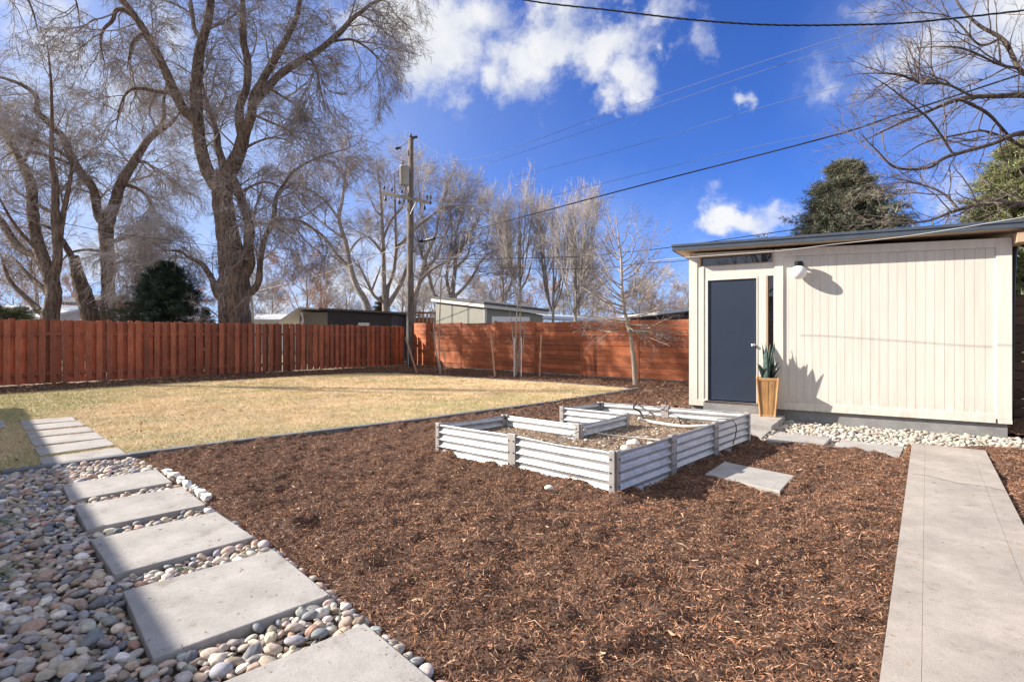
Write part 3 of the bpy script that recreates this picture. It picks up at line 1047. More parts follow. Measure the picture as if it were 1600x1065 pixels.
ribbons('mulch_scraps', pp, rg.uniform(.008, .03, len(pp)), rg.uniform(.002, .005, len(pp)), cc_, ztop, M['chips'], 'small mulch scraps blown on to the pavers and the concrete walk', 'mulch scraps', 62, .06, .002, .1)
pp = scatter_pts(900, (-14, 3.2, 4, 22), lambda x, y: lawnmask(x, y) & (vnoise(x, y, 12, 2, .6) > .45), 63)
cc_ = np.array([(.20, .12, .06), (.32, .20, .10), (.12, .08, .05), (.5, .4, .28)])[rg.integers(0, 4, len(pp))]
ribbons('fallen_leaves', pp, rg.uniform(.03, .07, len(pp)), rg.uniform(.015, .035, len(pp)), cc_, lambda x, y: .03 + 0 * x, M['chips'], 'small dry brown leaves scattered over the lawn', 'leaves', 64, .3, .012, .3)

pp = scatter_pts(9000, (-4.5, 0, 1.4, 6), lambda x, y: inpoly(x, y, rock_poly) & (rg.uniform(0, 1, x.shape) < np.exp(-distpoly(x, y, rockb) / .16) * .7 + .02), 71)
cc_ = CPAL[rg.integers(0, len(CPAL), len(pp))] * rg.uniform(.6, 1.2, (len(pp), 1))
ribbons('pebble_litter', pp, rg.uniform(.012, .04, len(pp)), rg.uniform(.002, .006, len(pp)), cc_, lambda x, y: .03 + 0 * x, M['chips'], 'mulch shreds strewn over the pebbles beside the mulch', 'litter', 72, .3, .02, .2)
# taller tufts in the lawn
pp = scatter_pts(500000, (-17, 3.2, 4, 23.5), lambda x, y: lawnmask(x, y) & (vnoise(x, y, 44, 3, 4.0) > .60), 73)
n = len(pp); x, y = pp[:, 0], pp[:, 1]
cc_ = np.array([(.80, .62, .36), (.62, .52, .28), (.50, .38, .20), (.38, .40, .17)])[rg.integers(0, 4, n)] * rg.uniform(.75, 1.1, (n, 1))
a = rg.uniform(0, 6.283, n); b0 = np.stack([x, y, .012 + 0 * x], 1); sd = np.stack([np.cos(a), np.sin(a), 0 * a], 1) * (.0022 * np.clip(y / 9, 1, 2))[:, None]
h_ = rg.uniform(.03, .062, n); ln_ = rg.uniform(.1, .9, n) * h_; a2 = rg.uniform(0, 6.283, n)
V = np.stack([b0 - sd, b0 + sd, b0 + np.stack([np.cos(a2) * ln_, np.sin(a2) * ln_, h_], 1)], 1).reshape(-1, 3)
o = npmesh('grass_tufts', V, np.arange(3 * n).reshape(-1, 3), M['blades'], None, False, np.repeat(cc_, 3, 0))
props(o, 'taller dry tufts standing out of the lawn', 'grass', None, 'stuff')

# ------------------------------------------------------------------ broken white stones at paver edge
stones_px = [(262, 737, .05), (272, 743, .06), (283, 750, .055), (293, 757, .06), (303, 764, .05), (314, 771, .065), (322, 776, .05)]
lbl = ['broken white edging block touching the first paver', 'broken white edging block, second from the lawn', 'broken white edging block, third from the lawn', 'broken white edging block, middle of the row',
       'broken white edging block, third from the near end', 'large broken white edging block, second from the near end', 'broken white edging block at the near end of the row']
V0, F0 = ico(1)
for (px, py, r), l in zip(stones_px, lbl):
    p = pz(px, py, .03)
    rr = np.random.default_rng(int(px))
    dv = np.sign(V0) * np.abs(V0) ** .55 * (1 + .15 * rr.normal(size=(len(V0), 1)))
    a = .72 + rr.normal() * .25
    Rm = rotz(np.array([a]))[0]
    Vt = (dv * np.array([r * .62, r * 1.25, r * .6])) @ Rm.T
    o = npmesh('edging_block', Vt, F0, M['rock_white'])
    o.location = p
    props(o, l, 'block', 'broken white blocks between pebbles and mulch')

# ------------------------------------------------------------------ raised garden bed
root = empty('raised_garden_bed', (1.2, 6.6, 0), label='corrugated galvanised steel raised bed with a notch, standing in the mulch', cat='raised bed')


def post(p, h, nbr, z0=-.03):
    """folded steel angle post with bolts"""
    mb = MB()
    p = np.array(p[:2])
    dirs = []
    for q in nbr:
        d = np.array(q[:2]) - p
        dirs.append(d / np.linalg.norm(d))
    c = p
    for d in dirs:
        pp_ = np.array([-d[1], d[0]])
        q0, q1 = c - d * .004, c + d * .055
        mb.prism([q0 - pp_ * .021, q1 - pp_ * .021, q1 + pp_ * .021, q0 + pp_ * .021], z0, h)
    o = mb.build('post', M['galvpost'], root, bevel=.002)
    for d in dirs:
        pp_ = np.array([-d[1], d[0]])
        for zz in (.08, .2, .32):
            b2 = MB()
            q = c + d * .035
            b2.tube([(*(q - pp_ * .027), zz), (*(q + pp_ * .027), zz)], .008, 6)
            b2.build('bolt', M['black'], o)


def cpanel(a, b_, h0, h1, z0=-.05, dent=0.0, n=1.0):
    a = np.array(a[:2]); b_ = np.array(b_[:2])
    d = b_ - a; L = np.linalg.norm(d); d /= L; p = np.array([-d[1], d[0]])
    a = a + d * .03; L -= .06
    nz_ = 113; nx_ = 14
    V, Fc = [], []
    for side in (1, -1):
        for i in range(nx_):
            t = i / (nx_ - 1)
            h = h0 + (h1 - h0) * t - dent * math.sin(math.pi * t) ** 2
            for j in range(nz_):
                s = j / (nz_ - 1)
                z = z0 + (h - z0) * s
                zz = z - (h0 + (h1 - h0) * t)
                off = .0155 * (2 * abs(math.sin((zz + .004) / .083 * math.pi)) - 1) * (1 - max(0, s - .985) / .015)
                off += dent * .5 * math.sin(math.pi * t) * s
                q = a + d * L * t + p * (off + side * .0014)
                V.append((q[0], q[1], z))
    n1 = nx_ * nz_
    for sidx in (0, 1):
        for i in range(nx_ - 1):
            for j in range(nz_ - 1):
                k = sidx * n1 + i * nz_ + j
                Fc.append((k, k + nz_, k + nz_ + 1, k + 1) if sidx else (k, k + 1, k + nz_ + 1, k + nz_))
    for i in range(nx_ - 1):
        k = i * nz_ + nz_ - 1
        Fc.append((k, k + n1, k + n1 + nz_, k + nz_))
    o = npmesh('corrugated_panel', V, Fc, M['galv'], root, True)
    mb = MB()
    pts = []
    for i in range(nx_):
        t = i / (nx_ - 1)
        h = h0 + (h1 - h0) * t - dent * math.sin(math.pi * t) ** 2
        q = a + d * L * t + p * (dent * .5 * math.sin(math.pi * t))
        pts.append((q[0], q[1], h))
    mb.tube(pts, .005, 6)
    mb.build('rolled_edge', M['galv'], o, smooth=True)


def lerp(a, b_, t): return a + (b_ - a) * t


hb = .39
segs = [(BA, lerp(BA, BC, .5), .36, .385, .004), (lerp(BA, BC, .5), BC, .385, .39, .02), (BC, lerp(BC, BD, .33), .39, .385, .012), (lerp(BC, BD, .33), lerp(BC, BD, .66), .385, .385, .006),
        (lerp(BC, BD, .66), BD, .385, .38, .006), (BD, lerp(BD, BE, .52), .38, .37, .0), (lerp(BD, BE, .52), BE, .37, .355, .0), (BE, BF, .355, .37, .01), (BF, BG, .37, .38, .0), (BG, BH, .38, .375, .01),
        (BH, BI, .375, .36, .0), (BI, BA, .36, .36, .015)]
for a, c, h0, h1, dn in segs:
    cpanel(a, c, h0 - .012, h1 - .012, dent=dn)
post(BA, .365, (lerp(BA, BC, .5), BI)); post(BC, .395, (BA, BD)); post(BD, .385, (BC, BE)); post(BE, .36, (BD, BF)); post(BF, .375, (BE, BG)); post(BG, .385, (BF, BH))
post(BH, .38, (BG, BI)); post(BI, .365, (BH, BA))
for a, c, t in ((BA, BC, .5), (BC, BD, .33), (BC, BD, .66), (BD, BE, .52)):
    q = lerp(a, c, t)
    post(q, .392, (a, c))
hs = lambda x, y: .17 + .05 * vnoise(x, y, 55, 4, 2.5) + .02 * vnoise(x, y, 56, 2, 14)
o = gridsheet('bed_soil', M['soil'], lambda x, y: inpoly(x, y, bed_poly) & (distpoly(x, y, bed_poly, True) > .024), hs, -1, 3.3, 4.6, 8.9, .015)
o['kind'] = 'structure'
pp = scatter_pts(30000, (-1, 3.3, 4.6, 8.9), lambda x, y: inpoly(x, y, bed_poly) & (distpoly(x, y, bed_poly, True) > .045), 51)
SP_ = np.array([(.36, .26, .18), (.26, .18, .12), (.46, .36, .27), (.18, .12, .08), (.56, .48, .38)])
ribbons('soil_litter', pp, rg.uniform(.012, .05, len(pp)), rg.uniform(.004, .012, len(pp)), SP_[rg.integers(0, 5, len(pp))] * rg.uniform(.7, 1.15, (len(pp), 1)), hs, M['chips'], 'dry wood litter on the soil of the metal bed', 'litter', 52, .3, .015)
P3 = darts(lambda x, y: inpoly(x, y, bed_poly) & (distpoly(x, y, bed_poly, True) > .05), (-1, 3.3, 4.6, 8.9), RNG.uniform(.01, .026, 700), 14)
pebbles('soil_stones', P3, PALW, .195, 15, 'small stones scattered on the soil of the metal bed', hi_dist=0)
for (px, py, r, l) in ((990, 688, .075, 'big white rock on the bed soil near the metal side'), (986, 694, .0, ''), (978, 697, .065, 'rounded white rock next to the big one on the bed soil'), (1018, 690, .05, 'small white rock at the right side of the bed soil'), (858, 757, .04, 'white stone in the mulch in front of the metal bed')):
    if r == 0: continue
    inb = px > 900
    p = pz(px, py + 4, .21 if inb else .05)
    rr = np.random.default_rng(int(px))
    V1, F1 = ico(2)
    Vt = V1 * np.array([r, r * .8, r * .6]) * (1 + .1 * np.sin(V1 @ rr.normal(size=3) * 3))[:, None]
    o = npmesh('white_rock', Vt, F1, M['rock_white'], None, True)
    o.location = p
    props(o, l, 'rock')


def hose(pts, r, mat, name, label, cat, n=8, z=None):
    P = [pz(a, b_, c) for a, b_, c in pts]
    P = smooth_pts(P, 6)
    mb = MB(); mb.tube(P, r, n)
    o = mb.build(name, mat, None, smooth=True)
    return props(o, label, cat)


def smooth_pts(P, k=6):
    P = [np.array(p, float) for p in P]
    out = []
    for i in range(len(P) - 1):
        p0 = P[max(i - 1, 0)]; p1 = P[i]; p2 = P[i + 1]; p3 = P[min(i + 2, len(P) - 1)]
        for j in range(k):
            t = j / k
            out.append(.5 * ((2 * p1) + (-p0 + p2) * t + (2 * p0 - 5 * p1 + 4 * p2 - p3) * t * t + (-p0 + 3 * p1 - 3 * p2 + p3) * t ** 3))
    out.append(P[-1])
    return out


hose([(840, 694, .24), (870, 691, .26), (885, 683, .3), (905, 673, .36)], .008, M['hose'], 'irrigation_tube', 'grey tube looping over the notch corner of the metal bed', 'tube')
hose([(912, 671, .36), (950, 679, .26), (1000, 684, .24), (1040, 688, .25)], .009, M['hose'], 'irrigation_tube', 'grey tube lying along the soil to the right side of the bed', 'tube')
hose([(998, 653, .30), (1010, 657, .26), (1040, 662, .25), (1075, 666, .25), (1108, 664, .27)], .018, M['pvc'], 'pvc_pipe', 'white plastic pipe curving across the bed soil', 'pipe')
hose([(994, 630, .38), (990, 637, .36), (1000, 643, .30), (1006, 655, .22)], .014, M['cable'], 'black_hose', 'short black hose hanging over the far side of the bed', 'hose')
hose([(994, 652, .25), (1015, 646, .30), (1036, 639, .37), (1042, 630, .5), (1036, 620, .62), (1018, 611, .72), (1003, 613, .62), (998, 625, .42)], .006, M['driptube'], 'drip_tube', 'thin brown drip tube arching above the far side of the bed', 'tube')
hose([(1120, 655, .37), (1140, 655, .38), (1149, 662, .36), (1150, 676, .22), (1145, 694, .08)], .006, M['cable'], 'drip_tube', 'thin black tube hanging down the right side of the bed', 'tube')
hose([(1060, 651, .22), (1062, 657, .3), (1064, 663, .22)], .008, M['cable'], 'drip_stake', 'small black drip stake in the bed soil by the white pipe', 'stake')

# ------------------------------------------------------------------ fences
def onseg(a, d, s, off, p): return a + d * s + p * off


root = empty('picket_fence', (*FL0, 0), label='tall stained board fence of vertical pickets along the back left of the lawn', cat='fence')
LF = float(np.linalg.norm(FB - FL0))
pf = np.array([fd[1], -fd[0]])          # towards camera side
if np.dot(pf, -FA) < 0: pf = -pf
T = lambda x, y, z: (*(FL0 + fd * x + pf * y), z)
mb = MB(); s = 0.0; k = 0
hF = 1.88
while s < LF - .12:
    wd_ = .145 + random.uniform(-.004, .004)
    off = .028 if k % 2 == 0 else -.05
    tp = hF + random.uniform(-.03, .018)
    mb.tone = random.uniform(.62, 1.22) * (1.08 if k % 2 == 0 else .82)
    y0, y1 = off, off + .017
    # dog-eared top
    z1 = tp; c = .028
    x0, x1 = s, s + wd_
    prof = [(x0, .05), (x1, .05), (x1, z1 - c), (x1 - c, z1), (x0 + c, z1), (x0, z1 - c)]
    lean = random.uniform(-.004, .004)
    vs = [T(xx + lean * zz, y0, zz) for xx, zz in prof] + [T(xx + lean * zz, y1, zz) for xx, zz in prof]
    fs = [tuple(range(5, -1, -1)), tuple(range(6, 12))] + [(i, (i + 1) % 6, 6 + (i + 1) % 6, 6 + i) for i in range(6)]
    mb.add(vs, fs)
    s += wd_ * (.74 if k % 2 == 0 else .74) + random.uniform(.0, .045)
    k += 1
mb.build('pickets', M['fence_v'], root)
for z in (.28, 1.42):
    mb = MB(); mb.tone = .75
    mb.box(0, LF, -.032, .026, z, z + .09, T); mb.build('rail', M['fence_v'], root)
s = .3
while s < LF:
    mb = MB(); mb.tone = .65
    mb.box(s, s + .09, -.15, -.055, 0, 1.7, T); mb.build('post', M['fence_v'], root)
    s += 2.4

root = empty('horizontal_board_fence', (*FC, 0), label='orange stained fence of horizontal boards at the back right, behind the small tree', cat='fence')
pg = np.array([gd[1], -gd[0]])
if np.dot(pg, -FC) < 0: pg = -pg
T2 = lambda x, y, z: (*(FC + gd * x + pg * y), z)
postpx = [642, 673, 720, 774, 836, 909, 997]


def onray(px, a, d):
    r = np.array([(px - CX) / F_, 1.0])
    A = np.array([[r[0], -d[0]], [r[1], -d[1]]])
    return float(np.linalg.solve(A, a)[1])


ps = [onray(p, FC, gd) for p in postpx]
ps += [ps[-1] + 2.3, ps[-1] + 4.6]
hh = [2.02, 1.98, 1.95, 1.98, 1.92, 1.93, 1.92, 1.92, 1.92]
for i in range(len(ps) - 1):
    mb = MB()
    nb = 11; tp = hh[i]; bh = (tp - .06) / nb
    sp = ps[i + 1] - ps[i]
    for j in range(nb):
        z = .06 + j * bh
        mb.tone = random.uniform(.68, 1.18)
        tl = random.uniform(-.008, .008)
        x0, x1 = ps[i] + .045, ps[i + 1] - .045
        yo = random.uniform(-.003, .004)
        bb_ = [(x0, z), (x1, z + tl), (x1, z + tl + bh - random.uniform(.005, .014)), (x0, z + bh - random.uniform(.005, .014))]
        vs = [T2(a_, -.01 + yo, b_) for a_, b_ in bb_] + [T2(a_, .012 + yo, b_) for a_, b_ in bb_]
        mb.add(vs, [(3, 2, 1, 0), (4, 5, 6, 7), (0, 1, 5, 4), (1, 2, 6, 5), (2, 3, 7, 6), (3, 0, 4, 7)])
        mb.tone = .35
        if j: mb.box(x0, x1, -.024, -.015, z - .03, z + .02, T2)
    mb.build('board_panel', M['fence_h'], root)
    mb = MB(); mb.tone = .9
    mb.box(ps[i] + .04, ps[i + 1] - .04, -.05, -.012, .1, .19, T2)
    mb.box(ps[i] + .04, ps[i + 1] - .04, -.05, -.012, tp - .25, tp - .16, T2)
    mb.build('rail', M['fence_h'], root)
for i, s in enumerate(ps):
    mb = MB(); mb.tone = .8
    mb.box(s - .043, s + .043, -.06, .028, 0, hh[i] + .03, T2); mb.build('post', M['fence_h'], root, bevel=.004)
    if 0 < i < 7:
        for zz in (hh[i] - .3, .9):
            mb = MB(); mb.tube([T2(s + .09, .012, zz), T2(s + .09, .03, zz)], .02, 8); mb.build('knot_hook', M['black'], root)

# right fence in the gap past the shed
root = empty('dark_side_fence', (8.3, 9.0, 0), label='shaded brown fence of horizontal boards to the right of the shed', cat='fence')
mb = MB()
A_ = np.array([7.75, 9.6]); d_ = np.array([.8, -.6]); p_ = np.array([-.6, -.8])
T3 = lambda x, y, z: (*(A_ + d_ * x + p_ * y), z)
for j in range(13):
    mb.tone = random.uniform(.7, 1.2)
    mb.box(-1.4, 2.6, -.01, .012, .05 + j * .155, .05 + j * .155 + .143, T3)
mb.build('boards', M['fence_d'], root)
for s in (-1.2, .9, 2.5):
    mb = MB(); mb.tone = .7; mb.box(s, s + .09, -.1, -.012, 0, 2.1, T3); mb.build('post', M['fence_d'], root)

# ------------------------------------------------------------------ shed
shed = empty('garden_shed', (*W0, 0), label='cream painted garden shed with flat dark roof and navy door', cat='shed')
B = lambda s0, s1, o0, o1, z0, z1, mb=None: (mb or MB()).box(s0, s1, o0, o1, z0, z1, SP)
sA = WP(1221, 500)[0]            # siding start
sR = WL
zb = .15
ztopL = WP(1078, 396)[1]; ztopR = WP(1571, 372)[1]
zt = lambda s: ztopL + (ztopR - ztopL) * s / WL
DEP = 3.0


def slab(mb, s0, s1, o0, o1, z0, dz=0.0):
    """board whose top follows the roof line"""
    vs = [SP(s0, o0, z0), SP(s1, o0, z0), SP(s1, o1, z0), SP(s0, o1, z0), SP(s0, o0, zt(s0) + dz), SP(s1, o0, zt(s1) + dz), SP(s1, o1, zt(s1) + dz), SP(s0, o1, zt(s0) + dz)]
    return mb.add(vs, [(3, 2, 1, 0), (4, 5, 6, 7), (0, 1, 5, 4), (1, 2, 6, 5), (2, 3, 7, 6), (3, 0, 4, 7)])


# foundation
mb = MB(); B(0.02, WL - .02, -DEP, -.03, -.1, .155, mb); mb.build('foundation', M['found'], shed)
# siding with real grooves
ng = 24
mb = MB()
sB = WP(1556, 500)[0]
gw = (sB - sA) / ng
for i in range(ng):
    a0, a1 = sA + i * gw, sA + (i + 1) * gw
    slab(mb, a0 + (.002 if i else 0), a1 - .002, -.03, random.uniform(-.0008, .0008), .2)
slab(mb, sA, sB, -.05, -.006, .2)
mb.build('siding', M['siding'], shed, bevel=.0015)
# side and back walls
mb = MB()
slab(mb, 0, .04, -DEP, -.06, .155); slab(mb, WL - .04, WL, -DEP, -.045, .155); slab(mb, .04, WL - .04, -DEP, -DEP + .04, .155)
mb.build('side_walls', M['siding'], shed)
# skirt
zs0 = WP(1225, 640)[1]
mb = MB()
B(sA, sB - .001, -.03, .022, zb, zb + .125, mb)
mb.build('skirt_board', M['trim'], shed, bevel=.003)
mb = MB()
slab(mb, sB, WL + .02, -.05, .025, zb + .06)
B(sB + .02, WL + .024, -.052, .028, zb - .002, zb + .058, mb)
mb.build('corner_board', M['trim'], shed, bevel=.003)
# top trim under the soffit
mb = MB()
for (a0, a1) in ((sA, sB),):
    vs = []
    for o_ in (.0, .02):
        vs += [SP(a0, o_ + .001, zt(a0) - .13), SP(a1, o_ + .001, zt(a1) - .13), SP(a1, o_ + .001, zt(a1)), SP(a0, o_ + .001, zt(a0))]
    mb.add(vs, [(3, 2, 1, 0), (4, 5, 6, 7), (0, 1, 5, 4), (1, 2, 6, 5), (2, 3, 7, 6), (3, 0, 4, 7)])
mb.build('frieze_board', M['trim'], shed)
# door bay
sTL, zTop1 = WP(1093, 401); _, zTop2 = WP(1208, 393.5)
sTR = WP(1208, 400)[0]
zTb1 = WP(1093, 419)[1]; zTb2 = WP(1208, 408.5)[1]
zTb = (zTb1 + zTb2) / 2; zTt = zTb + .19
sDL = WP(1103, 530)[0]; sDR = WP(1184, 530)[0]
zDt = WP(1140, 434)[1]; zDb = WP(1145, 627)[1]
sSL = WP(1197, 530)[0]; sSR = WP(1209.5, 530)[0]
mb = MB()
slab(mb, 0, sTL, -.06, .0, .2)                          # left of the transom, full height
slab(mb, sTL, sTR, -.06, 0, zTt)                        # above the transom
B(sTL, sDL, -.06, -.001, zb + .07, zTb - .0, mb)
B(sDL, sSR, -.06, -.0005, zDt, zTb, mb)
B(sDR, sSL, -.06, -.001, zb + .07, zDt, mb)
slab(mb, sSR, sA, -.06, -.002, .155)
B(sTR, sSR, -.06, -.0015, zTb, zTt, mb) if sSR > sTR else None
mb.build('door_bay_wall', M['trim'], shed, bevel=.002)
mb = MB()
slab(mb, -.01, WP(1090, 520)[0], -.05, .022, zb + .09, -.06)
B(-.012, WP(1106, 620)[0], -.05, .026, zb - .03, zb + .088, mb)
B(WP(1088, 520)[0] + .03, WP(1100, 520)[0], 0, .012, zb + .09, zDt + .22, mb)
mb.build('left_corner_board', M['trim'], shed, bevel=.003)
mb = MB(); slab(mb, sSR + .01, sA + .03, 0, .025, zb, -.02); mb.build('mullion_board', M['trim'], shed, bevel=.003)
# transom window
fr = MB(); t_ = .022
B(sTL, sTL + t_, -.11, -.005, zTb, zTt, fr); B(sTR - t_, sTR, -.11, -.005, zTb, zTt, fr); B(sTL + t_, sTR - t_, -.11, -.005, zTb, zTb + t_ * .7, fr); B(sTL + t_, sTR - t_, -.11, -.005, zTt - t_ * .7, zTt, fr)
wo = fr.build('transom_window', M['jamb'], shed)
mb = MB(); B(sTL + t_, sTR - t_, -.09, -.084, zTb + t_ * .7, zTt - t_ * .7, mb); mb.build('pane', M['glass'], wo)
# sidelight
zSt = WP(1203, 419)[1]; zSb = .34
fr = MB()
B(sSL, sSL + .025, -.11, -.003, zSb, zSt, fr); B(sSR - .012, sSR, -.11, -.003, zSb, zSt, fr); B(sSL + .025, sSR - .012, -.11, -.003, zSt - .02, zSt, fr); B(sSL + .025, sSR - .012, -.11, -.003, zSb, zSb + .02, fr)
wo = fr.build('sidelight_window', M['jamb'], shed)
mb = MB(); B(sSL + .025, sSR - .012, -.09, -.084, zSb + .02, zSt - .02, mb); mb.build('pane', M['glass'], wo)
mb = MB(); B(sSL, sSR, -.06, -.001, zb, zSb, mb); B(sSL, sSR, -.06, -.001, zSt, zDt + .0, mb) if zDt > zSt else None
mb.build('sill_panel', M['trim'], shed)
# door
fr = MB(); jw = .035
B(sDL, sDL + jw, -.09, .006, zDb, zDt, fr); B(sDR - jw * .6, sDR, -.09, .006, zDb, zDt, fr); B(sDL + jw, sDR - jw * .6, -.09, .006, zDt - .03, zDt, fr)
fr.build('door_frame', M['trim'], shed, bevel=.002)
mb = MB(); B(sDL + jw, sDR - jw * .6, -.055, -.02, zDb + .015, zDt - .03, mb)
door = mb.build('door', M['door'], shed, bevel=.002)
hx, hz = WP(1181, 539)
hx = min(hx, sDR - jw * .6 - .055)
mb = MB()
Tk = lambda x, y, z: SP(hx + x, -.02 + z, hz + y)
mb.lathe([(.033, 0), (.033, .006), (.012, .01), (.012, .03), (.027, .037), (.031, .052), (.024, .066), (.0, .07)], 18, Tk)
mb.build('door_knob', M['chrome'], door, smooth=True)
mb = MB(); B(sDL - .02, sDR + .02, -.09, .045, zDb - .03, zDb, mb); mb.build('threshold', M['chrome'], shed, bevel=.003)
mb = MB(); B(sDL - .04, sSR + .02, -.09, .03, .0, zDb - .031, mb); mb.build('door_sill', M['found'], shed)
# roof
ov = .30
rL = WP(1050, 388, ov)[0]
zfL = WP(1050, 392, ov)[1]; zfR = WP(1600, 355, ov)[1]; sfR = WP(1600, 355, ov)[0]
zf = lambda s: zfL + (zfR - zfL) * (s - rL) / (sfR - rL)
rR = sfR + .25
th = .115


def rslab(mb, s0, s1, o0, o1, b0, t0):
    rs = 0.02  # slight fall to the back
    q = []
    for tt in (b0, t0):
        for (s_, o_) in ((s0, o0), (s1, o0), (s1, o1), (s0, o1)):
            q.append(SP(s_, o_, zf(s_) + tt + (o_ - ov) * rs))
    mb.add(q, [(3, 2, 1, 0), (4, 5, 6, 7), (0, 1, 5, 4), (1, 2, 6, 5), (2, 3, 7, 6), (3, 0, 4, 7)])
    return mb


mb = MB(); rslab(mb, rL + .02, rR - .02, -DEP - .3, ov - .03, .012, th - .02)
roof = mb.build('roof', M['soffit'], shed)
mb = MB()
rslab(mb, rL, rR, ov - .028, ov, 0, th * .62)
rslab(mb, rL - .01, rR + .01, ov - .03, ov + .016, th * .63, th)
rslab(mb, rL, rL + .02, -DEP - .3, ov - .03, 0, th * .62)
rslab(mb, rL - .01, rR + .01, -DEP - .3, ov - .031, th - .018, th - .001)
mb.build('fascia', M['fascia'], roof, bevel=.003)
# gutter elbow by the right corner
mb = MB()
mb.tube(smooth_pts([SP(WL + .35, .18, zt(WL) + .02), SP(WL + .34, .12, zt(WL) - .06), SP(WL + .2, -.1, zt(WL) - .12), SP(WL + .09, -.25, zt(WL) - .2), SP(WL + .06, -.28, .1)], 5), .035, 10)
mb.build('downspout', M['black'], shed, smooth=True)
# beam end under the eave at right
mb = MB(); B(WL + .03, WL + .17, -.3, .25, zt(WL) - .1, zt(WL) + .03, mb); mb.build('beam_end', M['jamb'], shed)
# step
top = .065
q = [pz(*p, top)[:2] for p in ((1150, 641), (1232, 648), (1203, 664), (1150, 659))]
q = [np.array(SP(WP(1150, 640, .03)[0], .05, 0)[:2]), np.array(SP(WP(1222, 650, .03)[0] + .05, .05, 0)[:2]), pz(1206, 663, top)[:2], pz(1146, 658, top)[:2]]
mb = MB(); mb.prism(q[::-1], -.10, top - .02)
o = mb.build('concrete_step', M['paver'], bevel=.008)
props(o, 'low concrete step in front of the navy door', 'step')
STEP = top - .02

# wall lamp
lx, lz = WP(1249, 414, .03)
lamp = empty('wall_lamp', SP(lx, 0, lz), label='white globe lamp with black mount on the shed wall', cat='lamp')
mb = MB(); mb.lathe([(.062, 0), (.062, .02), (.055, .03), (.0, .032)], 24, lambda x, y, z: SP(lx + x, z, lz + y)); mb.build('wall_plate', M['black'], lamp, smooth=True)
mb = MB(); mb.tube([SP(lx, .03, lz), SP(lx, .13, lz)], .022, 12); mb.build('arm', M['black'], lamp, smooth=True)
mb = MB(); mb.lathe([(.055, lz + .045), (.062, lz + .04), (.062, lz - .035), (.055, lz - .04)], 24, lambda x, y, z: SP(lx + x, .15 + y, z)); mb.build('collar', M['black'], lamp, smooth=False)
mb = MB(); V1, F1 = ico(3)
V1 = V1 * np.array([.125, .125, .118])
cc0 = np.array(SP(lx, .15, lz - .135))
npmesh('globe', V1 + cc0, F1, M['opal'], lamp, True)

# planter with snake plant
tw_ = float(np.dot(W0, wn) / np.dot(np.array([(1199 - CX) / F_, 1.0]), wn)) - .20
bcen = np.array([(1199 - CX) / F_ * tw_, tw_])
planter = empty('planter', (bcen[0], bcen[1], STEP), label='tall tapered square basket planter of tan wood strips beside the door', cat='planter')
mb = MB()
hP = .655; wb, wt_ = .112, .165
yaw = math.atan2(wa[1], wa[0]) + R(8)
cy_, sy_ = math.cos(yaw), math.sin(yaw)


def TP(x, y, z): return (bcen[0] + x * cy_ - y * sy_, bcen[1] + x * sy_ + y * cy_, STEP + z)


for side in range(4):
    nst = 22
    for i in range(nst):
        mb.tone = random.uniform(.55, 1.3)
        u0 = -1 + 2 * i / nst + .012; u1 = -1 + 2 * (i + 1) / nst - .012
        def corner(u, z, inn):
            w_ = wb + (wt_ - wb) * z / hP - inn
            x_, y_ = u * w_, -w_
            for _ in range(side): x_, y_ = -y_, x_
            return TP(x_, y_, z)
        z0_, z1_ = .03, hP - .04
        bulge = random.uniform(0, .004)
        vs = [corner(u0, z0_, .002), corner(u1, z0_, .002), corner(u1, z1_, .002 - bulge), corner(u0, z1_, .002 - bulge), corner(u0, z0_, .012), corner(u1, z0_, .012), corner(u1, z1_, .012), corner(u0, z1_, .012)]
        mb.add(vs, [(0, 1, 2, 3), (7, 6, 5, 4), (0, 4, 5, 1), (1, 5, 6, 2), (2, 6, 7, 3), (3, 7, 4, 0)])
mb.build('woven_sides', M['basket'], planter)
for (z0_, z1_) in ((0, .03), (hP - .045, hP)):
    mb = MB()
    for i in range(1):
        w0 = wb + (wt_ - wb) * z0_ / hP + .003; w1 = wb + (wt_ - wb) * z1_ / hP + .003
        vs = []
        for (w_, z_) in ((w0, z0_), (w1, z1_), (w1 - .02, z1_), (w0 - .02, z0_)):
            vs += [TP(-w_, -w_, z_), TP(w_, -w_, z_), TP(w_, w_, z_), TP(-w_, w_, z_)]
        fs = []
        for r_ in range(4):
            for k in range(4):
                fs.append((r_ * 4 + k, r_ * 4 + (k + 1) % 4, ((r_ + 1) % 4) * 4 + (k + 1) % 4, ((r_ + 1) % 4) * 4 + k))
        mb.add(vs, fs)
    mb.build('rim', M['basket'], planter, bevel=.003)
for i in range(4):
    mb = MB()
    sx, sy2 = ((-1, -1), (1, -1), (1, 1), (-1, 1))[i]
    mb.tube([TP(sx * wb, sy2 * wb, 0), TP(sx * wt_, sy2 * wt_, hP)], .012, 6); mb.build('corner_pole', M['basket'], planter)
mb = MB(); mb.prism([TP(-.145, -.145, 0)[:2], TP(.145, -.145, 0)[:2], TP(.145, .145, 0)[:2], TP(-.145, .145, 0)[:2]], STEP + hP - .08, STEP + hP - .06); mb.build('potting_soil', M['mulch'], planter)
V, Fc, Tn = [], [], []
rr = random.Random(5)
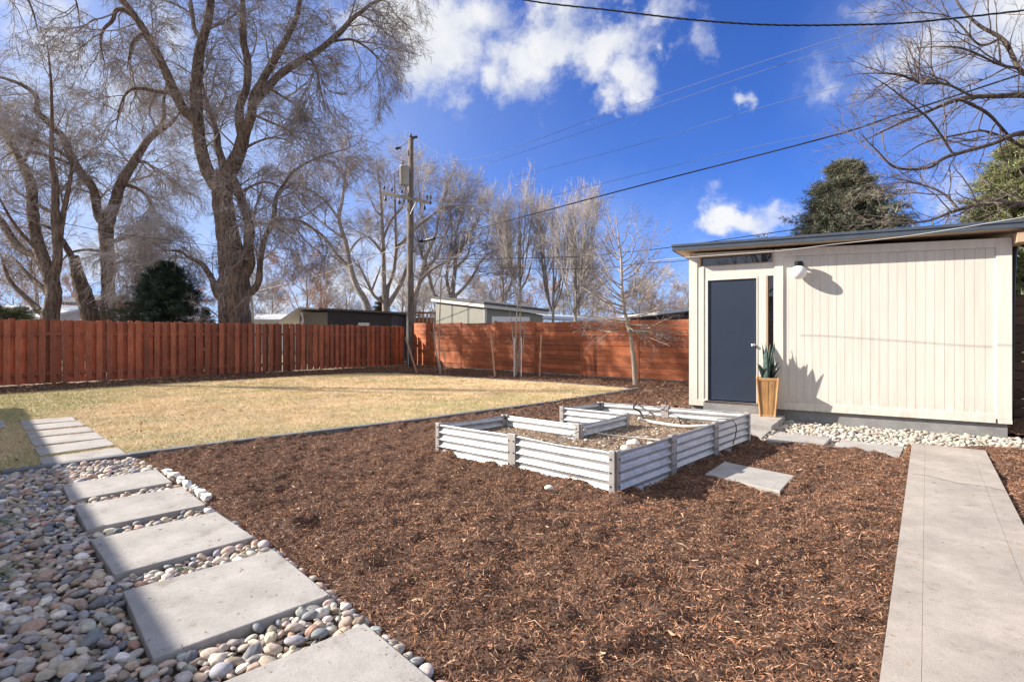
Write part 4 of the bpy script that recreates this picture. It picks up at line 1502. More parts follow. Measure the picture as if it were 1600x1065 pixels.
for k in range(26):
    a = rr.uniform(0, 6.28); r0 = rr.uniform(.0, .09)
    Lh = rr.uniform(.45, .74) if k > 5 else rr.uniform(.25, .36)
    tilt = rr.uniform(.0, .13) if k > 5 else rr.uniform(.2, .42)
    ca, sa = math.cos(a), math.sin(a)
    wmx = rr.uniform(.036, .05)
    base = len(V)
    tw = rr.uniform(0, 3.1)
    for j in range(9):
        t = j / 8
        rad = r0 + tilt * Lh * t * (.5 + .6 * t)
        z = hP - .06 + Lh * t * (1 - .25 * tilt * t)
        w_ = wmx * (0.55 + 1.3 * t - 1.85 * t * t) * (1 if t < .97 else .05) + .001
        tx, ty = math.cos(tw + a), math.sin(tw + a)
        cx_, cy2 = ca * rad, sa * rad
        fold = .012 * (1 - t)
        for (q, ff) in ((-1, fold), (0, 0), (1, fold)):
            V.append(TP(cx_ + tx * w_ * q - ty * ff, cy2 + ty * w_ * q + tx * ff, z))
            Tn.append((.075, .11, .10) if q == 0 else (.05, .085, .07))
    for j in range(8):
        for q in (0, 1):
            i0 = base + j * 3 + q
            Fc.append((i0, i0 + 1, i0 + 4, i0 + 3))
pl = npmesh('snake_plant', V, Fc, M['leafdk'], None, True, np.array(Tn))
so = pl.modifiers.new('s', 'SOLIDIFY'); so.thickness = .004
props(pl, 'dark green snake plant growing out of the tan basket planter', 'plant')

# ------------------------------------------------------------------ utility pole
PD = 24.6
p0 = pd(641, 580, PD); ptop = pd(642, 216, PD)
pole = empty('utility_pole', (p0[0], p0[1], 0), label='weathered wooden utility pole with crossarm and transformer behind the fence corner', cat='utility pole')
mb = MB(); mb.tube([(p0[0], PD, -.1), (p0[0], PD, 4), (ptop[0], PD, ptop[2])], [.19, .165, .115], 14); mb.build('pole', M['pole'], pole, smooth=True)
mb = MB(); a, c = pd(600, 303, PD + .9), pd(674, 319, PD - .9)
def beam(mb, a, c, w_, h_):
    a = np.array(a); c = np.array(c); d = c - a; d /= np.linalg.norm(d)
    s_ = np.cross(d, (0, 0, 1)); s_ /= np.linalg.norm(s_); u_ = np.cross(s_, d)
    vs = []
    for q in (a, c):
        for x_, y_ in ((-1, -1), (1, -1), (1, 1), (-1, 1)):
            vs.append(q + s_ * x_ * w_ / 2 + u_ * y_ * h_ / 2)
    mb.add(vs, [(3, 2, 1, 0), (4, 5, 6, 7), (0, 1, 5, 4), (1, 2, 6, 5), (2, 3, 7, 6), (3, 0, 4, 7)])
off = np.array([0, -.2, 0])
a[1] -= .22; c[1] -= .22
beam(mb, a, c, .11, .14); mb.build('crossarm', simple('dark_crossarm', (.085, .07, .06), .85, 0, .25, 6, .2), pole)
mb = MB(); beam(mb, lerp(a, c, .3) - np.array([0, 0, .05]), np.array([ptop[0], PD - .18, (a[2] + c[2]) / 2 - .75]), .03, .04); beam(mb, lerp(a, c, .72) - np.array([0, 0, .05]), np.array([ptop[0], PD - .18, (a[2] + c[2]) / 2 - .75]), .03, .04); mb.build('brace', M['galvpost'], pole)
for t in (.03, .2, .42, .93, 1.0):
    q = lerp(a, c, t)
    mb = MB(); mb.lathe([(.012, 0), (.012, .1), (.06, .12), (.035, .16), (.055, .19), (.03, .24), (.0, .25)], 10, lambda x, y, z: (q[0] + x, q[1] + y, q[2] + .07 + z)); mb.build('insulator', M['ceramic'], pole, smooth=True)
for t in (.06, .36, .88):
    q = lerp(a, c, t)
    mb = MB(); mb.lathe([(.012, 0), (.012, -.1), (.05, -.13), (.06, -.22), (.03, -.3), (.0, -.31)], 10, lambda x, y, z: (q[0] + x, q[1] + y, q[2] - .07 + z)); mb.build('insulator', M['ceramic'], pole, smooth=True)
tq = pd(632, 275, PD - .35)
mb = MB(); mb.lathe([(.19, -.42), (.215, -.40), (.215, .40), (.225, .405), (.225, .43), (.15, .47), (0, .48)], 22, lambda x, y, z: (tq[0] + x, tq[1] + y, tq[2] + z)); tr = mb.build('transformer', M['greybox'], pole, smooth=True)
mb = MB(); mb.lathe([(.05, .46), (.03, .5), (.055, .54), (.03, .58), (.05, .62), (.02, .68), (0, .69)], 10, lambda x, y, z: (tq[0] + x - .08, tq[1] + y, tq[2] + z)); mb.build('bushing', M['ceramic'], tr, smooth=True)
mb = MB(); mb.lathe([(.04, 0), (.07, .05), (.04, .12), (.06, .15), (0, .26)], 10, lambda x, y, z: (ptop[0] + x, ptop[1] + y, ptop[2] + z)); mb.build('top_insulator', M['ceramic'], pole, smooth=True)
for (px_, py_) in ((648, 215), (622, 232)):
    q = pd(px_, py_, PD)
    mb = MB(); mb.tube([(ptop[0], PD, ptop[2] - .1), q], .012, 5); mb.tube([q - np.array([.12, 0, .0]), q - np.array([.04, 0, 0]), q + np.array([.02, 0, .02]), q + np.array([.12, 0, .03])], [.05, .075, .05, .07], 8); mb.build('bracket_insulator', M['ceramic'], pole)
for (y0, y1, w_) in ((395, 425, .08),):
    q0, q1 = pd(647, y0, PD - .18), pd(647, y1, PD - .18)
    mb = MB(); beam(mb, q0, q1, .12, .09) if False else mb.tube([q0, q1], .06, 8); mb.build('riser_guard', M['greybox'], pole)
mb = MB(); mb.tube([pd(638, 575, PD - .2), pd(636, 320, PD - .16)], .018, 6); mb.build('ground_conduit', M['greybox'], pole)


def wire(pts, r, mat, label, k=8, twist=False):
    a_, b_ = pd(*pts[0])[:2], pd(*pts[-1])[:2]
    npt = []
    for (px, py, D_) in pts:
        rr_ = np.array([(px - CX) / F_, 1.0]); d_ = b_ - a_
        t_ = (a_[0] * d_[1] - a_[1] * d_[0]) / (rr_[0] * d_[1] - rr_[1] * d_[0])
        npt.append((px, py, float(t_)))
    pts = npt
    P = smooth_pts([pd(*p) for p in pts], k)
    mb = MB()
    if twist:
        P = smooth_pts([pd(*p) for p in pts], 40)
        for ph in (0, 2.1, 4.2):
            Q = [np.array(p) + np.array([0, math.cos(i * .45 + ph), math.sin(i * .45 + ph)]) * r * .8 for i, p in enumerate(P)]
            mb.tube(Q, r * .62, 6)
    else:
        mb.tube(P, r, 6)
    o = mb.build('overhead_wire', mat, None, smooth=True)
    return props(o, label, 'wire')


wire([(760, -25, 9.5), (820, 0, 9), (960, 17, 8.6), (1080, 31, 8.2), (1200, 39, 8), (1330, 39, 8), (1440, 34, 8), (1640, 12, 7.2)], .0105, M['cable'], 'thick twisted black cable across the top of the sky', twist=True)
wire([(655, 378, PD), (680, 372, 24), (750, 356, 22.5), (1000, 290, 18.5), (1290, 215, 15), (1400, 180, 14), (1660, 95, 12)], .022, M['cable'], 'thick black cable rising from the pole to the upper right')
mb = MB(); mb.tube([pd(657, 377, PD), pd(679, 372, 24)], .07, 8); props(mb.build('cable_splice', M['cable']), 'fat black splice on the cable just right of the pole', 'cable splice')
wire([(648, 215, PD), (730, 250, 24), (963, 173, 19), (1180, 100, 15.5), (1400, 30, 13), (1560, -30, 11)], .0065, M['wire'], 'thin pale upper power line from the pole top to the right')
wire([(600, 300, PD + .8), (740, 262, 24), (980, 183, 19.5), (1200, 108, 16), (1420, 40, 13.5), (1600, -20, 11)], .0065, M['wire'], 'second thin pale power line from the crossarm to the right')
wire([(674, 315, PD - 1), (830, 270, 22), (1000, 225, 19), (1200, 165, 16), (1420, 110, 13.5), (1640, 62, 11.5)], .0065, M['wire'], 'third thin pale power line below the other two')
wire([(672, 318, PD - 1), (800, 318, 22.5), (890, 299, 21), (1000, 272, 18.5), (1200, 225, 16), (1400, 190, 14), (1640, 160, 12)], .0065, M['wire'], 'lowest thin pale power line above the thick cable')
wire([(602, 303, PD + .8), (540, 330, 26), (430, 372, 29), (300, 420, 34)], .014, M['cable'], 'thin dark wire running left from the crossarm end')
wire([(641, 380, PD), (614, 389, 25.5), (507, 427, 29), (400, 455, 34)], .013, M['hose'], 'low pale wire running left from the pole')
wire([(641, 392, PD), (500, 400, 21), (260, 375, 17), (130, 355, 15), (0, 325, 13.5), (-120, 290, 12)], .008, M['cable'], 'dark wire crossing in front of the left trees')
wire([(655, 405, PD), (760, 404, 23), (900, 401, 21), (976, 394, 19.5), (1050, 386, 18), (1300, 350, 15)], .012, M['cable'], 'thin dark wire from the pole to behind the shed roof')
wire([(655, 415, PD), (900, 420, 21), (1000, 412, 19), (1080, 406, 17.5), (1300, 380, 15)], .009, M['cable'], 'lower thin dark wire from the pole to behind the shed')
wire([(1020, 408, 9.4), (1050, 404, 8.8), (1130, 398, 8.5), (1215, 392, 8.0), (1300, 382, 7.6), (1400, 371, 7.2), (1500, 356, 6.9), (1640, 332, 6.5)], .0042, M['wirew'], 'thin white wire sagging across the front of the shed roof')

# stakes
stakes = [((634, 527), (652, 583), 'leaning timber stake by the utility pole'), ((767, 520), (774, 589), 'leaning timber stake in front of the middle of the board fence'), ((846, 523), (843, 588), 'upright timber stake between the birch saplings and the small tree')]
for (t_, b_, l) in stakes:
    base = pz(b_[0], b_[1]); D = base[1]
    mb = MB(); beam(mb, base - np.array([0, 0, .05]), pd(t_[0], t_[1], D + .1), .05, .05)
    props(mb.build('wooden_stake', M['stake']), l, 'stake', 'timber stakes along the back fences')


# ------------------------------------------------------------------ trees
def cr(P, k):
    return np.array(smooth_pts(P, k))


def resample(P, Rr, K):
    P = np.array(P); s = np.concatenate([[0], np.cumsum(np.linalg.norm(np.diff(P, axis=0), axis=1))])
    t = np.linspace(0, s[-1], K)
    return np.stack([np.interp(t, s, P[:, i]) for i in range(3)], 1), np.interp(t, s, Rr)


def grow(P, Rad, n, L, ang, K, trop, rng, t0=.2, wob=.18, rr=.5, rmin=.004, lenfall=.5, view=None, lift=0.0):
    """children of branches P (B,Kp,3); n per parent (float mean)"""
    Bn, Kp, _ = P.shape
    plen = np.linalg.norm(np.diff(P, axis=1), axis=2).sum(1)
    cnt = rng.poisson(np.broadcast_to(n, (Bn,)) if np.isscalar(n) else n * np.ones(Bn))
    idx = np.repeat(np.arange(Bn), cnt)
    m_ = len(idx)
    t = t0 + (1 - t0) * rng.uniform(0, 1, m_) ** .85
    f = t * (Kp - 1); i0 = np.minimum(f.astype(int), Kp - 2); fr = (f - i0)[:, None]
    A = P[idx, i0]; Bq = P[idx, i0 + 1]
    base = A * (1 - fr) + Bq * fr
    tan = Bq - A; tan /= np.linalg.norm(tan, axis=1, keepdims=True) + 1e-9
    rad = Rad[idx, i0] * (1 - fr[:, 0]) + Rad[idx, i0 + 1] * fr[:, 0]
    rv = rng.normal(size=(m_, 3)); rv -= tan * (rv * tan).sum(1, keepdims=True)
    rv[:, 2] += lift
    rv /= np.linalg.norm(rv, axis=1, keepdims=True) + 1e-9
    a = rng.normal(ang, ang * .3, m_)[:, None]
    d = tan * np.cos(a) + rv * np.sin(a)
    Lc = L * rng.uniform(.55, 1.3, m_) * (1 - lenfall * t)
    out = np.zeros((m_, K, 3)); out[:, 0] = base
    st = (Lc / (K - 1))[:, None]
    tr = np.array(trop)
    for k in range(1, K):
        d = d + rng.normal(0, wob, (m_, 3)) + tr
        d /= np.linalg.norm(d, axis=1, keepdims=True) + 1e-9
        out[:, k] = out[:, k - 1] + d * st
    r0 = np.maximum(np.minimum(rad * .75, Lc * rr * .03), rmin)
    RR = r0[:, None] * np.linspace(1, .35, K)[None]
    RR = np.maximum(RR, rmin * .7)
    return out, RR


def tubes(P, Rad, n):
    Bn, K, _ = P.shape
    tan = np.gradient(P, axis=1); tan /= np.linalg.norm(tan, axis=2, keepdims=True) + 1e-9
    ref = np.tile(np.array([[[.23, .51, .83]]]), (Bn, 1, 1))
    u = np.cross(tan, ref); u /= np.linalg.norm(u, axis=2, keepdims=True) + 1e-9
    w_ = np.cross(tan, u)
    a = np.arange(n) * 2 * np.pi / n
    V = P[:, :, None, :] + Rad[:, :, None, None] * (u[:, :, None, :] * np.cos(a)[None, None, :, None] + w_[:, :, None, :] * np.sin(a)[None, None, :, None])
    idx = np.arange(K * n).reshape(K, n)
    q = np.stack([idx[:-1], np.roll(idx, -1, 1)[:-1], np.roll(idx, -1, 1)[1:], idx[1:]], -1).reshape(-1, 4)
    Fc = (q[None] + (np.arange(Bn) * K * n)[:, None, None]).reshape(-1, 4)
    return V.reshape(-1, 3), Fc


def merge(lst):
    V, Fc, o = [], [], 0
    for v_, f_ in lst:
        V.append(v_); Fc.append(f_ + o); o += len(v_)
    return np.concatenate(V), np.concatenate(Fc)


def limbmesh(name, P, Rad, mat, parent, n=12, rough=.06, seed=0):
    P = np.array(P); K = len(P)
    V, Fc = tubes(P[None], np.array(Rad)[None], n)
    V = V.reshape(K, n, 3); c = P[:, None, :]
    a = np.arange(n)
    rg_ = np.random.default_rng(seed)
    ridge = 1 + rough * np.sin(a * 5 * 2 * np.pi / n + 1.3)[None] + rough * rg_.normal(size=(K, n)) * .7
    V = c + (V - c) * ridge[:, :, None]
    return npmesh(name, V.reshape(-1, 3), Fc, mat, parent, True)


def traced_tree(name, label, D, limbs, levels, bmat, tmat, trunk_n=1, seed=1, depthvar=1.5, group=None, cat='tree', sideN=12, crown_name='crown'):
    """limbs: lists of (px,py,width_px[,depth offset]); first one is the trunk"""
    rng = np.random.default_rng(seed)
    base = pd(limbs[0][0][0], limbs[0][0][1], D)
    root = empty(name, (base[0], base[1], 0), label=label, cat=cat, group=group)
    LP_, LR_, seen = [], [], []
    for li, lb in enumerate(limbs):
        pts, rad = [], []
        nL = len(lb)
        dsl = 0 if li < trunk_n else rng.uniform(-1, 1) * depthvar
        base_dd = lb[0][3] if len(lb[0]) > 3 else 0
        snap = None
        if li >= trunk_n and seen:
            # spring from the nearest point of the wood already grown
            S_ = np.array(seen); k_ = np.argmin(np.hypot(S_[:, 0] - lb[0][0], S_[:, 1] - lb[0][1]))
            if math.hypot(S_[k_, 0] - lb[0][0], S_[k_, 1] - lb[0][1]) < 28:
                snap = S_[k_]; base_dd = snap[2] - D
        for i, q in enumerate(lb):
            dd = (base_dd * (1 - i / max(1, nL - 1)) + q[3]) if len(q) > 3 else base_dd + dsl * (i / max(1, nL - 1)) ** 1.3
            pts.append(pd(snap[0], snap[1], snap[2]) if (i == 0 and snap is not None) else pd(q[0], q[1], D + dd))
            rad.append(q[2] * .92 / 2 / F_ * (D + dd) * (.35 if (i == nL - 1 and li >= trunk_n) else 1))
        Ps = cr(pts, 6)
        for p_ in Ps: seen.append((CX + p_[0] / p_[1] * F_, HY + (CAMH - p_[2]) / p_[1] * F_, p_[1]))
        s0 = np.linspace(0, 1, len(rad)); Rs = np.interp(np.linspace(0, 1, len(Ps)), s0, rad)
        limbmesh('trunk' if li < trunk_n else 'limb', Ps, Rs, M[bmat], root, sideN, .07 if li < trunk_n else .05, li)
        if li >= trunk_n or trunk_n == 0:
            a_, b_ = resample(Ps, Rs, 14)
            LP_.append(a_); LR_.append(b_)
    P = np.array(LP_); Rd = np.array(LR_)
    plen = np.linalg.norm(np.diff(P, axis=1), axis=2).sum(1)
    parts = []
    first = True
    for lv in levels:
        dens, L, ang, K, trop, rmin, ns = lv[:7]
        kw = lv[7] if len(lv) > 7 else {}
        pl_ = np.linalg.norm(np.diff(P, axis=1), axis=2).sum(1)
        P, Rd = grow(P, Rd, dens * pl_, L, ang, K, trop, rng, rmin=rmin, **kw)
        parts.append(tubes(P, Rd, ns))
    V, Fc = merge(parts)
    npmesh(crown_name, V, Fc, M[tmat], root, False)
    print(label, 'faces', len(Fc))
    return root


U = lambda z: (0, 0, z)
# --- big cottonwood
big = [
    [(366, 590, 60), (366, 500, 47), (366, 440, 46), (361, 395, 40), (355, 360, 34), (348, 315, 31), (347, 285, 32), (350, 268, 26)],
    [(346, 300, 24), (333, 283, 22), (320, 255, 20), (311, 215, 19), (307, 190, 20), (287, 171, 16), (274, 146, 15), (260, 115, 14), (246, 85, 13), (226, 49, 12), (204, 17, 11), (187, -5, 10), (150, -60, 8), (110, -130, 5)],
    [(309, 200, 18), (306, 146, 19), (309, 102, 17), (313, 73, 15), (324, 37, 13), (329, 0, 12), (335, -60, 9), (330, -130, 5)],
    [(313, 62, 9), (304, 46, 7), (300, 15, 6), (292, -40, 4)],
    [(352, 268, 14), (347, 250, 12), (340, 228, 12), (338, 205, 10), (326, 171, 8), (320, 149, 5), (313, 110, 3)],
    [(352, 290, 30), (362, 262, 24), (373, 240, 22), (382, 207, 19), (392, 183, 15), (396, 151, 14), (407, 132, 12), (424, 102, 12), (446, 63, 10), (463, 29, 8), (469, -3, 7), (480, -60, 4)],
    [(378, 220, 15), (374, 190, 14), (375, 165, 13), (385, 137, 12), (387, 98, 12), (380, 61, 11), (379, 0, 8), (374, -60, 5)],
    [(396, 155, 14), (412, 145, 12), (436, 118, 12), (473, 93, 11), (497, 80, 10), (531, 51, 9), (550, 30, 7), (567, 17, 6), (589, 2, 5), (640, -12, 3)],
    [(516, 70, 5), (531, 63, 4), (553, 63, 4), (580, 80, 3), (604, 107, 2)],
    [(482, 93, 5), (494, 107, 4), (500, 137, 3), (510, 175, 2)],
    [(420, 135, 5), (440, 150, 4), (470, 170, 3), (500, 205, 2)],
    [(207, 26, 8), (193, 16, 7), (181, 17, 7), (175, 33, 6), (162, 46, 5), (157, 69, 4), (164, 102, 3)],
    [(221, 53, 6), (207, 67, 5), (203, 82, 4), (198, 112, 2)],
    [(266, 152, 7), (245, 143, 6), (224, 139, 5), (203, 141, 4), (188, 165, 3), (180, 215, 2)],
    [(386, 450, 20), (389, 417, 17), (388, 382, 16), (389, 349, 16), (378, 313, 15), (366, 285, 16), (362, 262, 12)],
    [(384, 470, 14), (394, 455, 12), (404, 438, 11), (407, 405, 9), (414, 372, 9), (427, 346, 8), (431, 311, 7), (445, 286, 5), (462, 265, 4), (500, 245, 3), (545, 232, 2)],
    [(427, 350, 5), (440, 344, 4), (457, 344, 4), (480, 350, 3), (515, 378, 2)],
    [(392, 352, 6), (410, 348, 4), (440, 360, 3), (470, 385, 2)],
    [(345, 480, 14), (341, 462, 12), (331, 435, 10), (315, 412, 8), (295, 402, 5), (280, 392, 4), (255, 392, 3)],
    [(377, 300, 5), (395, 290, 4), (420, 285, 3), (450, 300, 2)],
    [(374, 240, 5), (395, 225, 4), (430, 215, 3), (470, 228, 2)],
    [(392, 180, 5), (420, 190, 4), (450, 205, 3), (480, 240, 2)],
    [(367, 560, 22, -.4), (350, 500, 16, -.45), (346, 440, 10, -.4), (347, 410, 4, -.3)],
]
traced_tree('bare_cottonwood', 'huge bare cottonwood with furrowed forked trunk behind the left fence', 21.0, big,
            [(2.3, 2.6, .75, 8, U(-.02), .012, 5, dict(t0=.15, wob=.2)), (4.2, 1.4, .7, 6, U(-.08), .008, 4, dict(t0=.1, wob=.2)), (8.0, .72, .65, 4, U(-.16), .006, 3, dict(wob=.24)), (7.4, .42, .65, 3, U(-.18), .0046, 3, dict(wob=.22))],
            'bark_big', 'twig', 1, 3, 2.0, sideN=18)

treeB = [
    [(150, 590, 34), (142, 500, 27), (132, 462, 26), (122, 430, 20), (116, 400, 14)],
    [(170, 590, 28), (169, 491, 22), (169, 433, 20), (167, 380, 21), (166, 350, 24), (172, 330, 20)],
    [(168, 350, 20), (180, 316, 17), (189, 287, 16), (210, 252, 14), (233, 217, 11), (256, 200, 8), (270, 190, 5), (285, 170, 3)],
    [(250, 205, 7), (256, 180, 6), (256, 156, 5), (262, 120, 3)],
    [(165, 352, 17), (154, 337, 14), (146, 296, 13), (128, 273, 13), (108, 238, 12), (99, 215, 11), (84, 200, 10), (70, 186, 10), (57, 173, 9), (58, 154, 8), (43, 138, 7), (12, 124, 5), (-30, 115, 4)],
    [(125, 268, 7), (105, 246, 6), (79, 229, 6), (38, 213, 5), (17, 212, 4), (0, 225, 3)],
    [(120, 262, 6), (95, 250, 5), (60, 240, 4), (25, 236, 3), (0, 250, 2)],
    [(195, 292, 7), (215, 295, 5), (232, 310, 4), (245, 335, 3)],
    [(120, 410, 12), (100, 380, 9), (85, 360, 7), (60, 350, 4)],
    [(170, 380, 8), (195, 372, 6), (220, 372, 4), (250, 385, 3)],
    [(165, 420, 8), (185, 410, 5), (215, 410, 4), (240, 430, 3)],
    [(212, 250, 7), (230, 255, 5), (250, 275, 3)],
    [(165, 400, 7), (140, 390, 5), (110, 395, 4), (95, 410, 3)],
]
traced_tree('bare_elm', 'bare pale twigged elm with two trunks next to the dark evergreen shrub', 23.0, treeB,
            [(2.4, 2.5, .8, 8, U(-.05), .012, 5, dict(t0=.1, wob=.2)), (4.4, 1.5, .7, 6, U(-.12), .008, 4, dict(t0=.1)), (8.5, .85, .6, 4, U(-.18), .006, 3, dict(wob=.2)), (7.5, .55, .5, 3, U(-.15), .005, 3)],
            'bark_big', 'twig_pale', 2, 5, 1.6)

treeC = [
    [(80, 590, 30), (79, 497, 25), (84, 462, 23), (80, 430, 22)],
    [(80, 440, 20), (67, 404, 20), (55, 363, 17), (51, 322, 16), (48, 287, 15), (32, 252, 13), (12, 217, 11), (-3, 195, 9), (-25, 160, 6)],
    [(84, 440, 16), (90, 404, 14), (87, 345, 13), (86, 287, 10), (81, 252, 8), (81, 200, 6), (81, 173, 5), (79, 118, 4), (73, 65, 3)],
    [(92, 400, 10), (97, 345, 9), (106, 300, 7), (112, 260, 5), (110, 215, 3)],
    [(76, 430, 16), (55, 400, 13), (29, 386, 12), (0, 345, 13), (-25, 310, 10)],
    [(76, 500, 15), (62, 485, 12), (47, 471, 9), (17, 441, 7), (6, 415, 5), (0, 395, 4)],
    [(78, 470, 11), (67, 450, 9), (45, 430, 6), (17, 401, 5), (-5, 395, 4)],
    [(90, 330, 6), (60, 320, 5), (35, 305, 4), (5, 285, 3)],
    [(34, 255, 6), (50, 225, 4), (62, 195, 3)],
    [(62, 400, 7), (30, 360, 5), (10, 330, 4), (-10, 290, 3)],
]
traced_tree('bare_elm', 'many stemmed dark bare tree at the far left behind the fence', 21.5, treeC,
            [(1.9, 2.3, .75, 8, U(.0), .012, 5, dict(t0=.15)), (3.5, 1.3, .7, 6, U(-.07), .008, 4), (7.0, .7, .65, 4, U(-.1), .006, 3), (7, .42, .65, 3, U(-.1), .005, 3)],
            'bark_big', 'twig', 1, 9, 1.8)

# near tree outside the frame at left: its drooping twigs hang into the top left corner and its shadow reaches the shed
treeD = [
    [(-300, 640, 26), (-305, 450, 20), (-300, 250, 16), (-290, 130, 13)],
    [(-295, 160, 11), (-240, 20, 9), (-160, -80, 7), (-60, -110, 6), (30, -90, 5), (90, -60, 3)],
    [(-190, -50, 7), (-90, -40, 6), (-10, -25, 5), (40, -5, 4), (60, 50, 3)],
    [(-295, 150, 10), (-330, -60, 8), (-310, -200, 4)],
    [(-300, 220, 14), (-380, 80, 10), (-450, -60, 6)],
    [(-90, -100, 12), (20, -60, 8), (90, -30, 5), (118, 0, 3), (125, 50, 2)],
]
traced_tree('bare_elm', 'bare tree whose drooping twigs hang into the top left corner', 16.5, treeD,
            [(1.4, 2.0, .8, 8, U(-.09), .010, 5, dict(t0=.15)), (2.8, 1.1, .7, 6, U(-.15), .007, 4), (5.5, .6, .7, 5, U(-.2), .005, 3), (5, .35, .7, 3, U(-.2), .004, 3)],
            'bark_big', 'twig', 1, 19, 1.5)

treeE = [
    [(578, 560, 14), (574, 482, 12), (556, 445, 10), (546, 410, 8), (540, 375, 7)],
    [(540, 380, 7), (530, 343, 6), (535, 311, 5), (540, 270, 4), (545, 240, 2)],
    [(546, 424, 6), (527, 398, 5), (507, 372, 4), (484, 354, 4), (457, 346, 3)],
    [(530, 345, 5), (510, 316, 4), (490, 300, 3), (465, 290, 3)],
    [(543, 395, 4), (560, 375, 3), (580, 368, 2)],
    [(540, 375, 4), (500, 345, 3), (470, 315, 3), (450, 280, 2)],
]
BG = [(2.1, 2.4, .6, 6, U(.06), .013, 4, dict(t0=.15, wob=.13)), (3.5, 1.4, .55, 5, U(.03), .010, 3, dict(wob=.14)), (5.4, .85, .6, 4, U(.0), .0078, 3), (5.0, .55, .6, 3, U(0), .007, 3)]
traced_tree('bare_ash', 'leaning bare tree growing behind the black tarp shed', 31.0, treeE, BG, 'bark_grey', 'twig', 1, 23, 1.5)
treeF = [
    [(604, 560, 14), (603, 482, 12), (601, 460, 11)],
    [(601, 470, 9), (600, 447, 8), (599, 389, 6), (597, 346, 5), (594, 296, 4), (588, 250, 2)],
    [(604, 478, 9), (606, 450, 7), (615, 424, 6), (620, 389, 6), (635, 372, 5), (652, 352, 3)],
    [(601, 372, 5), (612, 343, 4), (629, 322, 4), (633, 299, 4), (640, 270, 2)],
    [(608, 480, 9), (620, 455, 7), (630, 435, 6), (640, 405, 5), (655, 380, 3)],
    [(596, 475, 6), (585, 462, 5), (577, 447, 5), (566, 425, 4), (558, 405, 2)],
    [(582, 455, 4), (590, 430, 3), (595, 415, 2)],
    [(598, 395, 5), (585, 378, 4), (570, 366, 3)],
    [(597, 340, 4), (585, 325, 3), (575, 300, 2)],
    [(622, 395, 5), (618, 350, 4), (617, 310, 3), (616, 270, 2)],
]
traced_tree('bare_maple', 'bare grey tree with fanning limbs just left of the utility pole', 33.0, treeF, BG, 'bark_grey', 'twig_pale', 1, 29, 1.5)
treeG = [
    [(640, 560, 14), (645, 480, 11), (652, 450, 9)],
    [(652, 452, 9), (657, 435, 8), (666, 399, 7), (679, 372, 5), (686, 338, 4), (701, 289, 3), (712, 255, 2)],
    [(656, 440, 6), (674, 421, 5), (693, 411, 4), (712, 401, 3)],
    [(662, 425, 5), (680, 404, 5), (690, 382, 4), (698, 362, 3), (706, 335, 2)],
    [(642, 362, 5), (669, 340, 4), (698, 323, 3), (720, 325, 2)],
    [(672, 385, 4), (660, 345, 3), (655, 300, 2), (650, 260, 2)],
]
traced_tree('bare_maple', 'bare grey tree leaning right just behind the utility pole', 30.0, treeG, BG, 'bark_grey', 'twig_pale', 1, 31, 1.5)
treeH = [
    [(706, 560, 22), (706, 480, 18), (706, 462, 16)],
    [(698, 466, 6), (698, 435, 5), (704, 396, 4), (706, 350, 3), (700, 310, 2)],
    [(704, 466, 8), (710, 430, 7), (714, 399, 6), (730, 374, 4), (747, 343, 3), (756, 315, 2)],
    [(712, 466, 7), (727, 447, 5), (744, 423, 4), (750, 410, 3), (765, 395, 2)],
    [(695, 468, 6), (680, 462, 6), (669, 426, 5), (657, 391, 4), (650, 360, 2)],
    [(713, 405, 5), (712, 370, 4), (722, 330, 3), (728, 300, 2)],
    [(714, 420, 4), (730, 400, 3), (735, 380, 2)],
]
traced_tree('bare_maple', 'bare tree with rust tinted trunk rising above the sage shed roof', 32.0, treeH, BG, 'bark_grey', 'twig', 1, 37, 1.5)


def column_tree(px, base_py, top_py, D, nst, spread, label, seed, mat='twig_pale'):
    rng = random.Random(seed)
    H_ = base_py - top_py
    limbs = [[(px, 570, 5), (px, base_py, 4.5), (px + 1, base_py - .3 * H_, 3.4), (px - 1, base_py - .9 * H_, 1)]]
    for i in range(nst):
        x1 = px + rng.uniform(-1, 1) * spread
        b0 = base_py - rng.uniform(0, .25) * H_
        tp = top_py + rng.uniform(0, .25) * H_
        x_s = px + (x1 - px) * .14
        limbs.append([(x_s, b0, 2.4), (px + (x1 - px) * .42, b0 - (b0 - tp) * .22, 2.4), (px + (x1 - px) * .7, b0 - (b0 - tp) * .62, 1.7), (x1, tp, .9)])
    return traced_tree('bare_poplar', label, D, limbs, [(2.8, 1.8, .42, 5, U(.08), .009, 4, dict(t0=.1, wob=.1)), (4.4, 1.1, .5, 4, U(.06), .0075, 3, dict(wob=.12)), (5.0, .65, .55, 3, U(.03), .0065, 3)], 'bark_grey', mat, 1, seed, 1.2, sideN=7)


column_tree(812, 475, 300, 29, 11, 52, 'upright bare poplar, leftmost of the three behind the board fence', 3)
column_tree(864, 492, 315, 29, 9, 40, 'upright bare poplar, middle of the three behind the board fence', 4)
column_tree(899, 496, 305, 27, 11, 54, 'upright bare poplar, rightmost of the three behind the board fence', 6)

